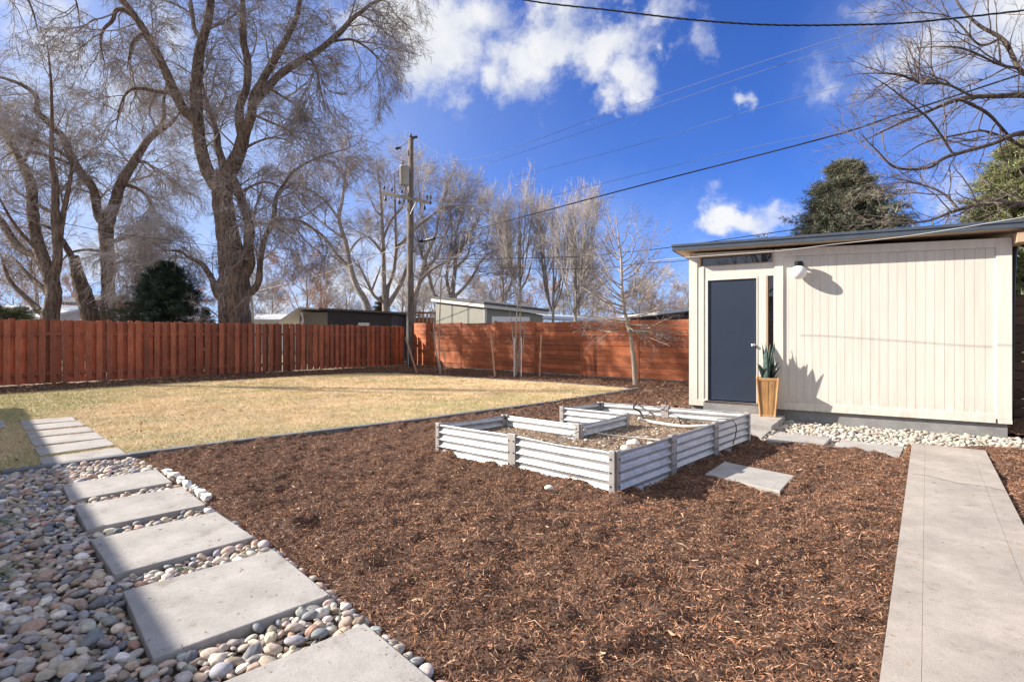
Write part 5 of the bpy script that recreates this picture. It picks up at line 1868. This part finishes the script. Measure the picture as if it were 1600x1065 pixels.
# small pale tree on the mulch in front of the fence
treeM = [
    [(993, 601, 9), (990, 560, 8), (985, 523, 7), (977, 491, 6), (972, 453, 5), (971, 412, 4), (967, 373, 2.4), (963, 340, .8)],
]
rs = random.Random(8)
for (y, dx, dy) in ((520, -75, -5), (518, 70, -22), (508, -50, 30), (505, 60, 30), (500, -80, 8), (498, 85, -30), (490, -55, -35), (485, 60, -50), (470, -55, -45), (462, 50, -55), (448, -45, -45), (440, 50, -50), (425, -35, -45), (415, 32, -45), (400, -25, -35), (385, 20, -35), (512, 40, 45), (495, -30, 35), (508, 90, 5), (478, -70, -15)):
    x0 = np.interp(y, [345, 412, 491, 523], [963, 971, 977, 985])
    dy = dy - (16 if y < 505 else 4)
    treeM.append([(x0, y, 2.3, 0), (x0 + dx * .4, y + dy * .2, 1.8, rs.uniform(-.5, .5)), (x0 + dx * .7, y + dy * .6, 1.4, rs.uniform(-.9, .9)), (x0 + dx, y + dy, .8, rs.uniform(-1.3, 1.3))])
for i in range(26):
    y = rs.uniform(375, 522); sgn = 1 if i % 2 else -1
    x0 = np.interp(y, [345, 412, 491, 523], [963, 971, 977, 985])
    rch = np.interp(y, [375, 450, 522], [28, 62, 92]) * rs.uniform(.6, 1.1); up_ = np.interp(y, [375, 450, 500, 522], [-48, -50, -20, 22]) + rs.uniform(-14, 14)
    treeM.append([(x0, y, 2.2, 0), (x0 + sgn * rch * .4, y + up_ * .3, 1.6, rs.uniform(-.6, .6)), (x0 + sgn * rch, y + up_, .8, rs.uniform(-1.3, 1.3))])
mt = traced_tree('small_bare_tree', 'small pale barked bare tree standing in the mulch before the board fence', 15.3, treeM,
                 [(3.8, .7, .65, 5, U(.04), .005, 4, dict(t0=.15, wob=.13)), (5, .4, .65, 4, U(.03), .0035, 3), (4, .22, .7, 3, U(.0), .003, 3)], 'bark_pale', 'twig', 1, 41, .4, sideN=9)

# birch saplings tied to posts
for k, (stems, D, label, seed) in enumerate((([[(730 - 42, 586, 3), (686, 540, 2.6), (687, 500, 2), (689, 440, 1.2)], [(683, 583, 3), (680, 540, 2.4), (677, 500, 2), (672, 460, 1.2)]], 19.5, 'thin white birch sapling pair near the utility pole', 61),
                                             ([[(805, 588, 3), (806, 540, 2.6), (807, 500, 2), (811, 455, 1.2)], [(811, 589, 3), (812, 540, 2.6), (813, 490, 2), (812, 440, 1.2)], [(816, 588, 2.6), (817, 545, 2.2), (820, 500, 1.6)], [(803, 588, 2.6), (801, 520, 2), (796, 480, 1.4)]], 18.6, 'clump of thin white birch saplings in front of the board fence', 62))):
    traced_tree('birch_sapling', label, D, stems, [(2.5, .5, .5, 5, U(.06), .004, 3, dict(t0=.3)), (3, .3, .6, 3, U(.03), .003, 3)], 'bark_pale', 'twig_pale', 0 if False else 1, seed, .2, sideN=7)
    b0 = stems[0][0]
    q = pz(b0[0] + (5 if k == 0 else 4), b0[1] + 1)
    for dxx in ((-.12, .12) if k else (0.05,)):
        mb = MB(); mb.tube([(q[0] + dxx, q[1], -.05), (q[0] + dxx, q[1], 1.35 if k else 1.05)], .016, 7)
        props(mb.build('support_post', M['white'] if k else M['stake']), ('white support post left of the birch clump' if dxx < 0 else 'white support post right of the birch clump') if k else 'short timber post beside the birch sapling pair', 'post', 'posts supporting the saplings')

# right hand tree reaching over the shed
treeR = [
    [(1760, 640, 43.2), (1740, 420, 39.6), (1730, 300, 36.0), (1720, 200, 30.2)],
    [(1735, 260, 18.7), (1680, 180, 14.4), (1620, 152, 10.1), (1560, 150, 8.6), (1500, 155, 7.2), (1440, 178, 5.0), (1400, 195, 3.6), (1340, 225, 2.5)],
    [(1500, 155, 5.0), (1540, 175, 5.0), (1565, 200, 4.3), (1590, 225, 4.3), (1640, 240, 5.8), (1700, 250, 10.1)],
    [(1740, 340, 18.7), (1660, 230, 11.5), (1600, 208, 8.6), (1550, 225, 6.5), (1480, 245, 5.8), (1450, 262, 5.0), (1400, 262, 3.6), (1370, 235, 2.5), (1340, 205, 1.7)],
    [(1740, 380, 17.3), (1650, 330, 11.5), (1580, 318, 8.6), (1540, 318, 6.5), (1490, 330, 5.0), (1450, 345, 3.6), (1400, 350, 2.5)],
    [(1720, 230, 17.3), (1680, 150, 13.0), (1600, 115, 7.2), (1570, 65, 6.5), (1530, 40, 5.0), (1500, 10, 3.6), (1480, -30, 2.5)],
    [(1520, 136, 4.3), (1480, 132, 3.6), (1440, 130, 3.6), (1400, 116, 3.4), (1340, 115, 1.7)],
    [(1480, 228, 3.6), (1455, 190, 3.4), (1420, 160, 2.5), (1380, 130, 1.7), (1350, 115, 1.3)],
    [(1720, 180, 18.7), (1690, 60, 14.4), (1620, -30, 8.6), (1540, -60, 5.8), (1460, -40, 3.6), (1400, 10, 1.7)],
    [(1560, 60, 4.3), (1530, 70, 3.4), (1490, 30, 2.5), (1440, 20, 1.7), (1380, 25, 1.3)],
    [(1600, 100, 5.0), (1560, 100, 3.6), (1500, 75, 3.4), (1430, 75, 1.7)],
    [(1590, 230, 4.3), (1540, 205, 3.6), (1500, 210, 3.4), (1440, 225, 2.5), (1390, 260, 1.7)],
    [(1500, 325, 4.3), (1470, 300, 3.4), (1420, 285, 2.5), (1370, 290, 1.7)],
]
traced_tree('bare_maple', 'bare tree reaching over the shed roof from the right edge', 11.0, treeR,
            [(3.4, 1.35, .6, 7, U(.0), .007, 5, dict(t0=.1, wob=.12)), (4.6, .75, .6, 5, U(.02), .005, 4, dict(wob=.13)), (5.0, .38, .7, 4, U(.0), .0035, 3), (3, .18, .7, 3, U(0), .003, 3)],
            'bark_dark', 'twig_dark', 1, 47, 1.2)


# far trees as a hazy row: individual copies
def far_tree(name, seed, Hh, mat, label, bmat='bark_grey', spreadk=1.0):
    rng = np.random.default_rng(seed)
    root = empty(name, (0, 0, 0), label=label, cat='tree')
    tr = np.array([(0, 0, 0), (.05 * Hh * .3, 0, Hh * .22), (0, .1, Hh * .42), (.1, 0, Hh * .62), (0, 0, Hh * .8)])
    Ps = cr(tr, 3); Rs = np.linspace(Hh * .022, Hh * .006, len(Ps))
    limbmesh('trunk', Ps, Rs, M[bmat], root, 7, .04)
    a_, b_ = resample(Ps, Rs, 10)
    P, Rd = a_[None], b_[None]
    parts = []
    for dens, L, ang, K, trop, rmin, kw in ((16, Hh * .5, .75, 6, U(.09), .02, dict(t0=.25, lenfall=.35)), (7, Hh * .22, .6, 5, U(.06), .012, {}), (7, Hh * .11, .6, 4, U(.03), .009, {}), (5, Hh * .055, .6, 3, U(0), .008, {})):
        P, Rd = grow(P, Rd, float(dens), L, ang, K, trop, rng, rmin=rmin, **kw)
        parts.append(tubes(P, Rd, 3))
    V, Fc = merge(parts)
    npmesh('crown', V, Fc, M[mat], root, False)
    return root


protos = [far_tree('distant_bare_tree', 71, 8.0, 'twig_pale', 'x'), far_tree('distant_bare_tree', 72, 9.0, 'twig', 'x'), far_tree('distant_bare_tree', 73, 6.5, 'twig_red', 'x')]
far_spots = [  # px, depth, proto, scale, label
    (478, 40, 2, 1.05, 'rust coloured bare tree above the pale end of the tarp shed'),
    (425, 52, 1, .75, 'distant bare tree just right of the huge trunk'),
    (395, 46, 0, 1.0, 'distant slim bare tree right beside the huge trunk'),
    (300, 48, 2, .95, 'pinkish distant bare tree between evergreen shrub and huge trunk'),
    (540, 50, 0, .85, 'pale distant bare tree behind the leaning ash'),
    (585, 58, 2, .8, 'small reddish far tree left of the pole behind the grey maple'),
    (662, 52, 1, .7, 'distant dark bare tree just right of the pole'),
    (745, 50, 0, .9, 'pale distant tree above the middle of the sage shed'),
    (785, 44, 1, .95, 'distant bare tree left of the upright poplars'),
    (838, 48, 2, .9, 'reddish distant tree between the left and middle poplars'),
    (880, 55, 0, .9, 'pale distant tree between the middle and right poplars'),
    (925, 46, 0, .85, 'pale distant tree just left of the small pale tree'),
    (960, 60, 2, .9, 'reddish distant tree behind the small pale tree'),
    (1000, 50, 1, .75, 'distant dark tree right of the small pale tree'),
    (1040, 42, 2, .70, 'rusty distant tree near the left corner of the shed'),
    (500, 46, 0, 1.0, 'pale distant tree above the dark end of the tarp shed'),
    (630, 56, 0, 1.1, 'pale distant tree directly behind the utility pole'),
    (690, 47, 0, 1.05, 'pale distant tree above the high left end of the sage shed'),
    (765, 54, 2, 1.1, 'reddish distant tree above the low end of the sage shed'),
    (905, 42, 1, .9, 'distant dark tree behind the right poplar'),
    (1020, 44, 0, .8, 'pale distant tree above the white roof edge beside the shed'),
    (1075, 48, 0, .85, 'pale distant tree half hidden by the left edge of the shed'),
    (20, 45, 2, .9, 'reddish distant tree at the far left above the pale house'),
    (115, 50, 2, .95, 'reddish distant tree between the two left elms'),
    (225, 44, 0, 1.2, 'pale distant tree behind the dark evergreen shrub'),
    (55, 38, 0, 1.15, 'pale distant tree behind the many stemmed dark tree'),
]
usedp = set()
for i, (px, D, k, s, l) in enumerate(far_spots):
    o = protos[k] if k not in usedp else copy_tree(protos[k])
    usedp.add(k)
    q = pd(px, 525, D)
    o.location = (q[0], q[1], -.05); o.rotation_euler = (0, 0, i * 1.7); o.scale = (s, s, s)
    o['label'] = l; o['group'] = 'bare trees far beyond the fences'


# bare tree behind the camera, beyond the house: only its mirror image shows in the transom pane
o = copy_tree(protos[1]); o.location = (-13.5, -12.5, 0); o.scale = (1.5, 1.5, 1.5); o.rotation_euler = (0, 0, 1)
o['label'] = 'bare tree standing behind the viewer beyond the long house'; del o['group']

# evergreens
def evergreen(name, label, base, Hh, Rw, n_, cols, seed, shape='cone', leaf=.09, cat='tree', droop=-.15):
    rng = np.random.default_rng(seed)
    root = empty(name, (base[0], base[1], 0), label=label, cat=cat)
    mb = MB(); mb.tube([(base[0], base[1], 0), (base[0], base[1], Hh * .95)], [Rw * .09 + .03, .02], 8); mb.build('trunk', M['bark_big'], root)
    # boughs
    nb = int(n_ * .42)
    t = rng.uniform(0, 1, nb) ** (1.15 if shape == 'cone' else .9)
    if shape != 'bush': t = np.clip((np.floor(t * 12) + .5 + rng.normal(0, .14, nb)) / 12, 0, 1)
    if shape == 'bush': prof = (1 - t ** 1.6) ** .8 * .95 + .04
    elif shape == 'cone': prof = (1 - t) ** 1.12 * (.25 + .75 * np.minimum(1, t * 8)) + .03
    else: prof = np.sqrt(np.clip(1 - (2 * t - 1) ** 2 * .9, 0, 1)) * (1 - .25 * t)
    a = rng.uniform(0, 6.283, nb)
    lob = 1 + .22 * np.sin(a * 3 + t * 9 + seed) + .12 * np.sin(a * 7 + t * 23) + rng.normal(0, .15 if shape == 'bush' else .22, nb)
    L = Rw * prof * lob
    z = Hh * (.04 + .94 * t)
    d = np.stack([np.cos(a), np.sin(a), rng.normal(droop, .15, nb) + .25 * t], 1); d /= np.linalg.norm(d, axis=1, keepdims=True)
    b0 = np.stack([base[0] + 0 * a, base[1] + 0 * a, z], 1)
    K = 7
    P = np.zeros((nb, K, 3)); P[:, 0] = b0
    for k in range(1, K):
        dd_ = d + rng.normal(0, .08, (nb, 3)) + np.array([0, 0, .05 * k - .1])
        P[:, k] = P[:, k - 1] + dd_ * (L / (K - 1))[:, None]
    V, Fc = tubes(P, np.linspace(.018, .004, K)[None] * np.ones((nb, 1)), 3)
    npmesh('boughs', V, Fc, M['bark_big'], root)
    # needle sprays: many small blades along each bough's outer part
    m_ = 105
    u = rng.uniform(.3, 1.03, (nb, m_)) ** .8 * (K - 1)
    i0 = np.minimum(u.astype(int), K - 2); fr = (u - i0)[..., None]
    idx = np.arange(nb)[:, None]
    pos = P[idx, i0] * (1 - fr) + P[idx, i0 + 1] * fr
    tan = (P[idx, i0 + 1] - P[idx, i0]); tan /= np.linalg.norm(tan, axis=2, keepdims=True) + 1e-9
    pos = pos + rng.normal(0, leaf * .62, pos.shape) * np.array([1, 1, .5])
    dr = tan * .9 + rng.normal(0, .55, pos.shape); dr /= np.linalg.norm(dr, axis=2, keepdims=True)
    sd_ = np.cross(dr, rng.normal(size=dr.shape)); sd_ /= np.linalg.norm(sd_, axis=2, keepdims=True) + 1e-9
    lf = leaf * .9 * rng.uniform(.5, 1.4, pos.shape[:2])[..., None]
    wdh = lf * .055
    n1 = pos.reshape(-1, 3); dr = dr.reshape(-1, 3); sd_ = sd_.reshape(-1, 3); lf = lf.reshape(-1, 1); wdh = wdh.reshape(-1, 1)
    # each spray: 3 crossing slivers
    Vs = []
    for q in range(3):
        ang_ = (q - 1) * .55
        d2 = dr * math.cos(ang_) + sd_ * math.sin(ang_)
        s2 = np.cross(d2, rng.normal(size=d2.shape)); s2 /= np.linalg.norm(s2, axis=1, keepdims=True) + 1e-9
        Vs.append(np.stack([n1 - s2 * wdh, n1 + s2 * wdh, n1 + d2 * lf], 1))
    V = np.concatenate(Vs, 0)
    cl_ = np.array(cols)[rng.integers(0, len(cols), len(V))] * rng.uniform(.75, 1.25, (len(V), 1))
    npmesh('foliage', V.reshape(-1, 3), np.arange(len(V) * 3).reshape(-1, 3), M['needle_dark'], root, False, np.repeat(cl_, 3, 0))
    return root


DG = [(.03, .055, .035), (.045, .075, .045), (.02, .038, .028)]
q = pd(242, 525, 20.2)
evergreen('evergreen_shrub', 'dense dark green evergreen shrub behind the left fence', (q[0], q[1] + .6), 4.3, 1.75, 1900, DG, 81, 'bush', .12, 'shrub')
q = pd(322, 525, 27)
evergreen('small_spruce', 'small blue green spruce between the shrub and the huge trunk', (q[0], q[1]), 2.9, .8, 420, [(.05, .08, .07), (.07, .10, .085)], 82, 'cone', .1)
q = pd(10, 525, 19.5)
evergreen('juniper_bush', 'olive juniper bush at the far left edge above the fence', (q[0], q[1]), 2.45, 1.3, 600, [(.10, .12, .05), (.07, .09, .04)], 83, 'round', .12, 'shrub')
q = pd(596, 525, 38)
evergreen('small_spruce', 'grey green spruce behind the tarp shed near the pole', (q[0], q[1]), 4.3, 1.6, 420, [(.09, .11, .07), (.06, .08, .05)], 84, 'cone', .14)
q = pd(1322, 525, 17)
evergreen('spruce', 'tall grey green spruce behind the middle of the shed roof', (q[0], q[1]), 7.1, 4.6, 3600, [(.18, .21, .14), (.25, .25, .18), (.12, .15, .10), (.24, .18, .13)], 85, 'cone', .17, 'tree', -.4)
q = pd(1590, 525, 17.5)
evergreen('pine', 'olive green pine behind the right end of the shed roof', (q[0], q[1]), 7.9, 4.3, 3200, [(.24, .28, .11), (.32, .34, .16), (.16, .19, .08), (.22, .18, .12)], 86, 'cone', .18, 'tree', -.3)
q = pd(713, 525, 45)
evergreen('small_spruce', 'far green conifer above the sage shed roof', (q[0], q[1]), 4.6, 2.0, 380, [(.06, .09, .05)], 87, 'cone', .16)

# little iris plants at the left edge
for (px, py, l, sd_) in ((-12, 818, 'clump of green strappy leaves at the left edge of the pebbles', 3), (-30, 905, 'long green blades lying over the pebbles at the lower left edge', 4), (287, 888, 'tiny green weed between two pavers', 5)):
    b_ = pz(px, py, 0.02); V, Fc = [], []
    rr = random.Random(sd_); sc_ = .07 if px > 100 else .30
    for k in range(9):
        a = rr.uniform(-.9, .9) if px < 100 else rr.uniform(0, 6.28); L = sc_ * rr.uniform(.6, 1.1); bs = len(V)
        for j in range(6):
            t = j / 5; w_ = .011 * (sc_ / .3 + .15) * (1 - t * .95)
            x_ = b_[0] + math.cos(a) * L * t; y_ = b_[1] + math.sin(a) * L * t; z_ = .02 + L * (.75 * t - .7 * t * t)
            V += [(x_ - math.sin(a) * w_, y_ + math.cos(a) * w_, z_), (x_ + math.sin(a) * w_, y_ - math.cos(a) * w_, z_)]
        for j in range(5): Fc.append((bs + 2 * j, bs + 2 * j + 1, bs + 2 * j + 3, bs + 2 * j + 2))
    o = npmesh('green_plant', V, Fc, M['leafdk'], None, True, np.tile(np.array([(.10, .17, .05)]), (len(V), 1)))
    props(o, l, 'plant')

# ------------------------------------------------------------------ neighbouring buildings
def quadbox(mb, pts_bottom, z0, ztops):
    n = len(pts_bottom)
    vs = [(p[0], p[1], z0) for p in pts_bottom] + [(p[0], p[1], z) for p, z in zip(pts_bottom, ztops)]
    mb.add(vs, [tuple(range(n - 1, -1, -1)), tuple(range(n, 2 * n))] + [(i, (i + 1) % n, n + (i + 1) % n, n + i) for i in range(n)])


def roofslab(mb, pts, zs_, t):
    n = len(pts)
    vs = [(p[0], p[1], z) for p, z in zip(pts, zs_)] + [(p[0], p[1], z + t) for p, z in zip(pts, zs_)]
    mb.add(vs, [tuple(range(n - 1, -1, -1)), tuple(range(n, 2 * n))] + [(i, (i + 1) % n, n + (i + 1) % n, n + i) for i in range(n)])


# sage shed behind board fence: corner nearest at px 757
c0 = pd(757, 480, 25.0); c1 = pd(681, 470, 27.5); c2 = pd(848, 488, 26.2)
back_ = c1 + (c2 - c0)
root = empty('neighbour_shed', (c0[0], c0[1], 0), label='sage grey shed with sloping dark roof behind the board fence', cat='shed')
mb = MB()
zt1, zt0, zt2 = pd(681, 471, 27.5)[2], pd(757, 481, 25.0)[2], pd(848, 492, 26.2)[2]
quadbox(mb, [c0, c2, back_, c1], 0, [zt0, zt2, zt2 + .6, zt1]); mb.build('wall', M['sagewall'], root)
mb = MB(); e = 1.06
ctr = (c0 + c1 + c2 + back_) / 4
rp = [ctr + (p - ctr) * np.array([1.10, 1.10, 1]) for p in (c0, c2, back_, c1)]
roofslab(mb, rp, [zt0 + .01, zt2 + .01, zt2 + .62, zt1 + .02], .16)
rf = mb.build('roof', M['palewall'], root)
mb = MB(); roofslab(mb, [ctr + (p - ctr) * np.array([1.12, 1.12, 1]) for p in (c0, c2, back_, c1)], [zt0 + .172, zt2 + .172, zt2 + .78, zt1 + .182], .1); mb.build('shingles', M['shingle'], rf)
mb = MB(); dn = (c2 - c0)[:2]; dn = dn / np.linalg.norm(dn); nn_ = np.array([dn[1], -dn[0]])
def FP(s, o_, z): return (*(c0[:2] + dn * s + nn_ * o_), z)
mb.box(.35, 2.3, .005, .05, 1.2, pd(775, 494, 25)[2], FP); gdn = mb.build('garage_door', M['white'], root)
mb = MB(); mb.box(-.02, .10, .0, .03, 0, zt0 - .02, FP); mb.build('corner_trim', M['palewall'], root)
for u_ in (.35, .68):
    mb = MB(); q0 = lerp(c1, c0, u_); beam(mb, (q0[0] - .0, q0[1] - .04, 0), (q0[0] + .001, q0[1] - .04, lerp(zt1, zt0, u_) - .05), .02, .02); mb.build('batten', M['sagewall'], root)

# tarp shed at 440..612
D = 26.5
root = empty('tarp_covered_shed', (pd(530, 525, D)[0], D, 0), label='low shed wrapped in black tarp with a pale sloping end, behind the picket fence', cat='shed')
xa, xb, xc = pd(512, 525, D)[0], pd(612, 525, D + 1)[0], pd(474, 525, D)[0]
zt_ = pd(512, 485, D)[2]; zt3 = pd(612, 491, D + 1)[2]
mb = MB(); quadbox(mb, [(xa, D), (xb, D + 1), (xb + .5, D + 4), (xa + .5, D + 4)], 0, [zt_, zt3, zt3, zt_]); mb.build('tarp_wall', M['tarp'], root)
mb = MB(); quadbox(mb, [(xc - .2, D + .02), (xa - .003, D + .02), (xa - .003, D + 4), (xc - .2, D + 4)], 0, [zt_ - .12, zt_ - .08, zt_ - .08, zt_ - .12]); mb.build('pale_end_wall', M['sagewall'], root)
mb = MB(); roofslab(mb, [(xa - .3, D - .4), (xb + .35, D + .6), (xb + .8, D + 4.4), (xa - .3, D + 4.4)], [zt_ + .03, zt3 + .02, zt3 + .02, zt_ + .03], .09); mb.build('roof', M['shingle'], root)
xl = pd(436, 525, D)[0]
mb = MB(); roofslab(mb, [(xl, D - .5), (xc, D - .5), (xc, D + 4.4), (xl, D + 4.4)], [pd(436, 508, D)[2], zt_ + .08, zt_ + .08, pd(436, 508, D)[2]], .08)
roofslab(mb, [(xc, D - .5), (xa - .305, D - .5), (xa - .305, D + 4.4), (xc, D + 4.4)], [zt_ + .08, zt_ + .02, zt_ + .02, zt_ + .08], .08)
mb.build('pale_roof', M['roofpale'], root)
for (px_, w_, t_) in ((470, .5, .5),):
    q0 = pd(px_, 503, D - .3)
    mb = MB(); mb.tube(smooth_pts([(q0[0], q0[1], zt_ - .1), (q0[0] + .1, q0[1], zt_ - .5), (q0[0] - .15, q0[1], zt_ - 1.0)], 4), [.05 + .02 * math.sin(i * 1.7) for i in range(9)], 7); mb.build('hanging_sheet', M['white'], root)
mb = MB(); mb.box(xa + 1.5, xa + 2.0, D - .0, D + .25, zt_ - .75, zt_ - .6); mb.build('torn_patch', M['roofpale'], root)

# timber deck / play structure at 628..678
D = 30
root = empty('timber_play_deck', (pd(652, 525, D)[0], D, 0), label='reddish timber play deck with balusters seen beside the utility pole', cat='deck')
x0, x1 = pd(626, 525, D)[0], pd(682, 525, D)[0]
zt_, zb_ = pd(640, 487, D)[2], pd(640, 504, D)[2]
mb = MB(); mb.box(x0, x1, D, D + .1, zt_ - .1, zt_); mb.box(x0, x1, D, D + 2, zb_ - .2, zb_ - .05); mb.build('rails', M['deckwood'], root)
mb = MB()
for i in range(9): mb.box(x0 + .1 + i * (x1 - x0) / 9, x0 + .17 + i * (x1 - x0) / 9, D + .02, D + .08, zb_ - .05, zt_ - .1)
mb.build('balusters', M['jamb'], root)
mb = MB()
for i in range(3): mb.box(x0 + i * (x1 - x0 - .12) / 2, x0 + .12 + i * (x1 - x0 - .12) / 2, D + .11, D + .23, 0, zt_ - .02)
mb.build('posts', M['deckwood'], root)
mb = MB(); mb.box(x0 + .1, x1 - .1, D + 1.9, D + 2.0, zb_ - .04, zt_ - .25); mb.build('back_board', M['deckwood'], root)
mb = MB(); q = pd(636, 496, D - .1); mb.lathe([(.05, -.25), (.16, -.2), (.2, .0), (.14, .2), (.05, .25)], 10, lambda x, y, z: (q[0] + x, q[1] + y, q[2] + z)); mb.build('toy_swing', M['yellow'], root, smooth=True)

# pale roofed garage at 985..1076
D = 19.5
root = empty('neighbour_garage', (pd(1040, 525, D)[0], D, 0), label='low building with white roof edge behind the board fence next to the shed', cat='building')
pa, pb = pd(984, 489, 22), pd(1110, 472, 17.5)
dn2 = (pb - pa)[:2]; dn2 /= np.linalg.norm(dn2); nb2 = np.array([-dn2[1], dn2[0]])
if nb2[1] < 0: nb2 = -nb2
mb = MB()
pts_ = [pa[:2], pb[:2], pb[:2] + nb2 * 4, pa[:2] + nb2 * 4]
quadbox(mb, pts_, 0, [pa[2] - .25, pb[2] - .25, pb[2] - .25, pa[2] - .25]); mb.build('wall', M['shingle'], root)
mb = MB(); pts_ = [pa[:2] - nb2 * .4 - dn2 * .3, pb[:2] - nb2 * .4 + dn2 * .3, pb[:2] + nb2 * 4.3, pa[:2] + nb2 * 4.3 - dn2 * .3]
roofslab(mb, pts_, [pa[2] - .24, pb[2] - .24, pb[2] - .3, pa[2] - .3], .12); mb.build('roof', M['white'], root)

# low pale roof at 850..905
D = 30
root = empty('low_garage', (pd(880, 525, D)[0], D, 0), label='small pale roof just right of the sage shed above the board fence', cat='building')
x0, x1 = pd(850, 525, D)[0], pd(938, 525, D)[0]
mb = MB(); quadbox(mb, [(x0, D), (x1, D), (x1, D + 4), (x0, D + 4)], 0, [2.0] * 4); mb.build('wall', M['palewall'], root)
mb = MB(); roofslab(mb, [(x0 - .3, D - .3), (x1 + .3, D - .3), (x1 + .3, D + 4), (x0 - .3, D + 4)], [2.32, 2.1, 2.5, 2.7], .12); mb.build('roof', M['roofpale'], root)


def gable_house(name, label, px0, px1, D, zeave, zridge, wall, roof, dep=7):
    x0, x1 = pd(px0, 525, D)[0], pd(px1, 525, D)[0]
    root = empty(name, ((x0 + x1) / 2, D, 0), label=label, cat='house')
    mb = MB(); quadbox(mb, [(x0, D), (x1, D), (x1, D + dep), (x0, D + dep)], 0, [zeave] * 4)
    mb.add([(x0, D + .01, zeave), (x0, D + dep - .01, zeave), (x0, D + dep / 2, zridge - .1), (x1, D + .01, zeave), (x1, D + dep - .01, zeave), (x1, D + dep / 2, zridge - .1)], [(0, 1, 2), (5, 4, 3)])
    mb.build('wall', wall, root)
    mb = MB(); o_ = .5
    for (ya, yb) in ((D - o_, D + dep / 2), (D + dep + o_, D + dep / 2)):
        zlow = zeave - .15
        mb.add([(x0 - o_, ya, zlow), (x1 + o_, ya, zlow), (x1 + o_, yb, zridge), (x0 - o_, yb, zridge), (x0 - o_, ya, zlow + .15), (x1 + o_, ya, zlow + .15), (x1 + o_, yb, zridge + .15), (x0 - o_, yb, zridge + .15)],
               [(3, 2, 1, 0), (4, 5, 6, 7), (0, 1, 5, 4), (1, 2, 6, 5), (3, 0, 4, 7), (2, 3, 7, 6)])
    mb.build('roof', roof, root)
    n_w = max(1, int((x1 - x0) / 3))
    for i in range(n_w):
        xc_ = x0 + (i + .5) * (x1 - x0) / n_w
        mb = MB(); mb.box(xc_ - .6, xc_ + .6, D - .05, D - .002, zeave - 1.5, zeave - .5); wf = mb.build('window', M['white'], root)
        mb = MB(); mb.box(xc_ - .52, xc_ + .52, D - .06, D - .052, zeave - 1.42, zeave - .58); mb.build('pane', M['glass'], wf)
    return root


gable_house('neighbour_house', 'pale roofed house low at the far left beyond the fence', -60, 66, 34, 2.6, 3.4, M['palewall'], M['roofpale'])
gable_house('neighbour_house', 'brick house glimpsed between the two left elms', 98, 132, 40, 3.9, 4.6, M['brick'], M['shingle'])
gable_house('neighbour_house', 'white low house seen right of the huge trunk', 385, 470, 48, 2.9, 3.4, M['white'], M['roofpale'])

# the house whose eave throws the shadow on the left: stands left of and behind the camera
e0 = np.array([-14.72, 11.03]); ed = np.array([.706, -.708]); en = np.array([-.708, -.706])
hz_ = 2.85
Lh = 26.0
root = empty('main_house', (*e0, 0), label='long low house to the left of the view, its eave shading the pavers', cat='house')
HP = lambda s, o_, z: (*(e0 + ed * s + en * o_), z)
mb = MB(); mb.box(.7, Lh - .5, .7, 9.0, 0, hz_ - .1, HP); mb.build('wall', M['palewall'], root)
mb = MB(); mb.box(0, Lh, 0, 9.6, hz_ - .09, hz_ + .08, HP); mb.build('roof', M['fascia'], root)
for s_ in (3, 8, 15):
    mb = MB(); mb.box(s_, s_ + 1.8, .66, .699, .5, 2.1, HP); wf = mb.build('window', M['white'], root)
    mb = MB(); mb.box(s_ + .08, s_ + 1.72, .65, .659, .58, 2.02, HP); mb.build('pane', M['glass'], wf)
print('done script')
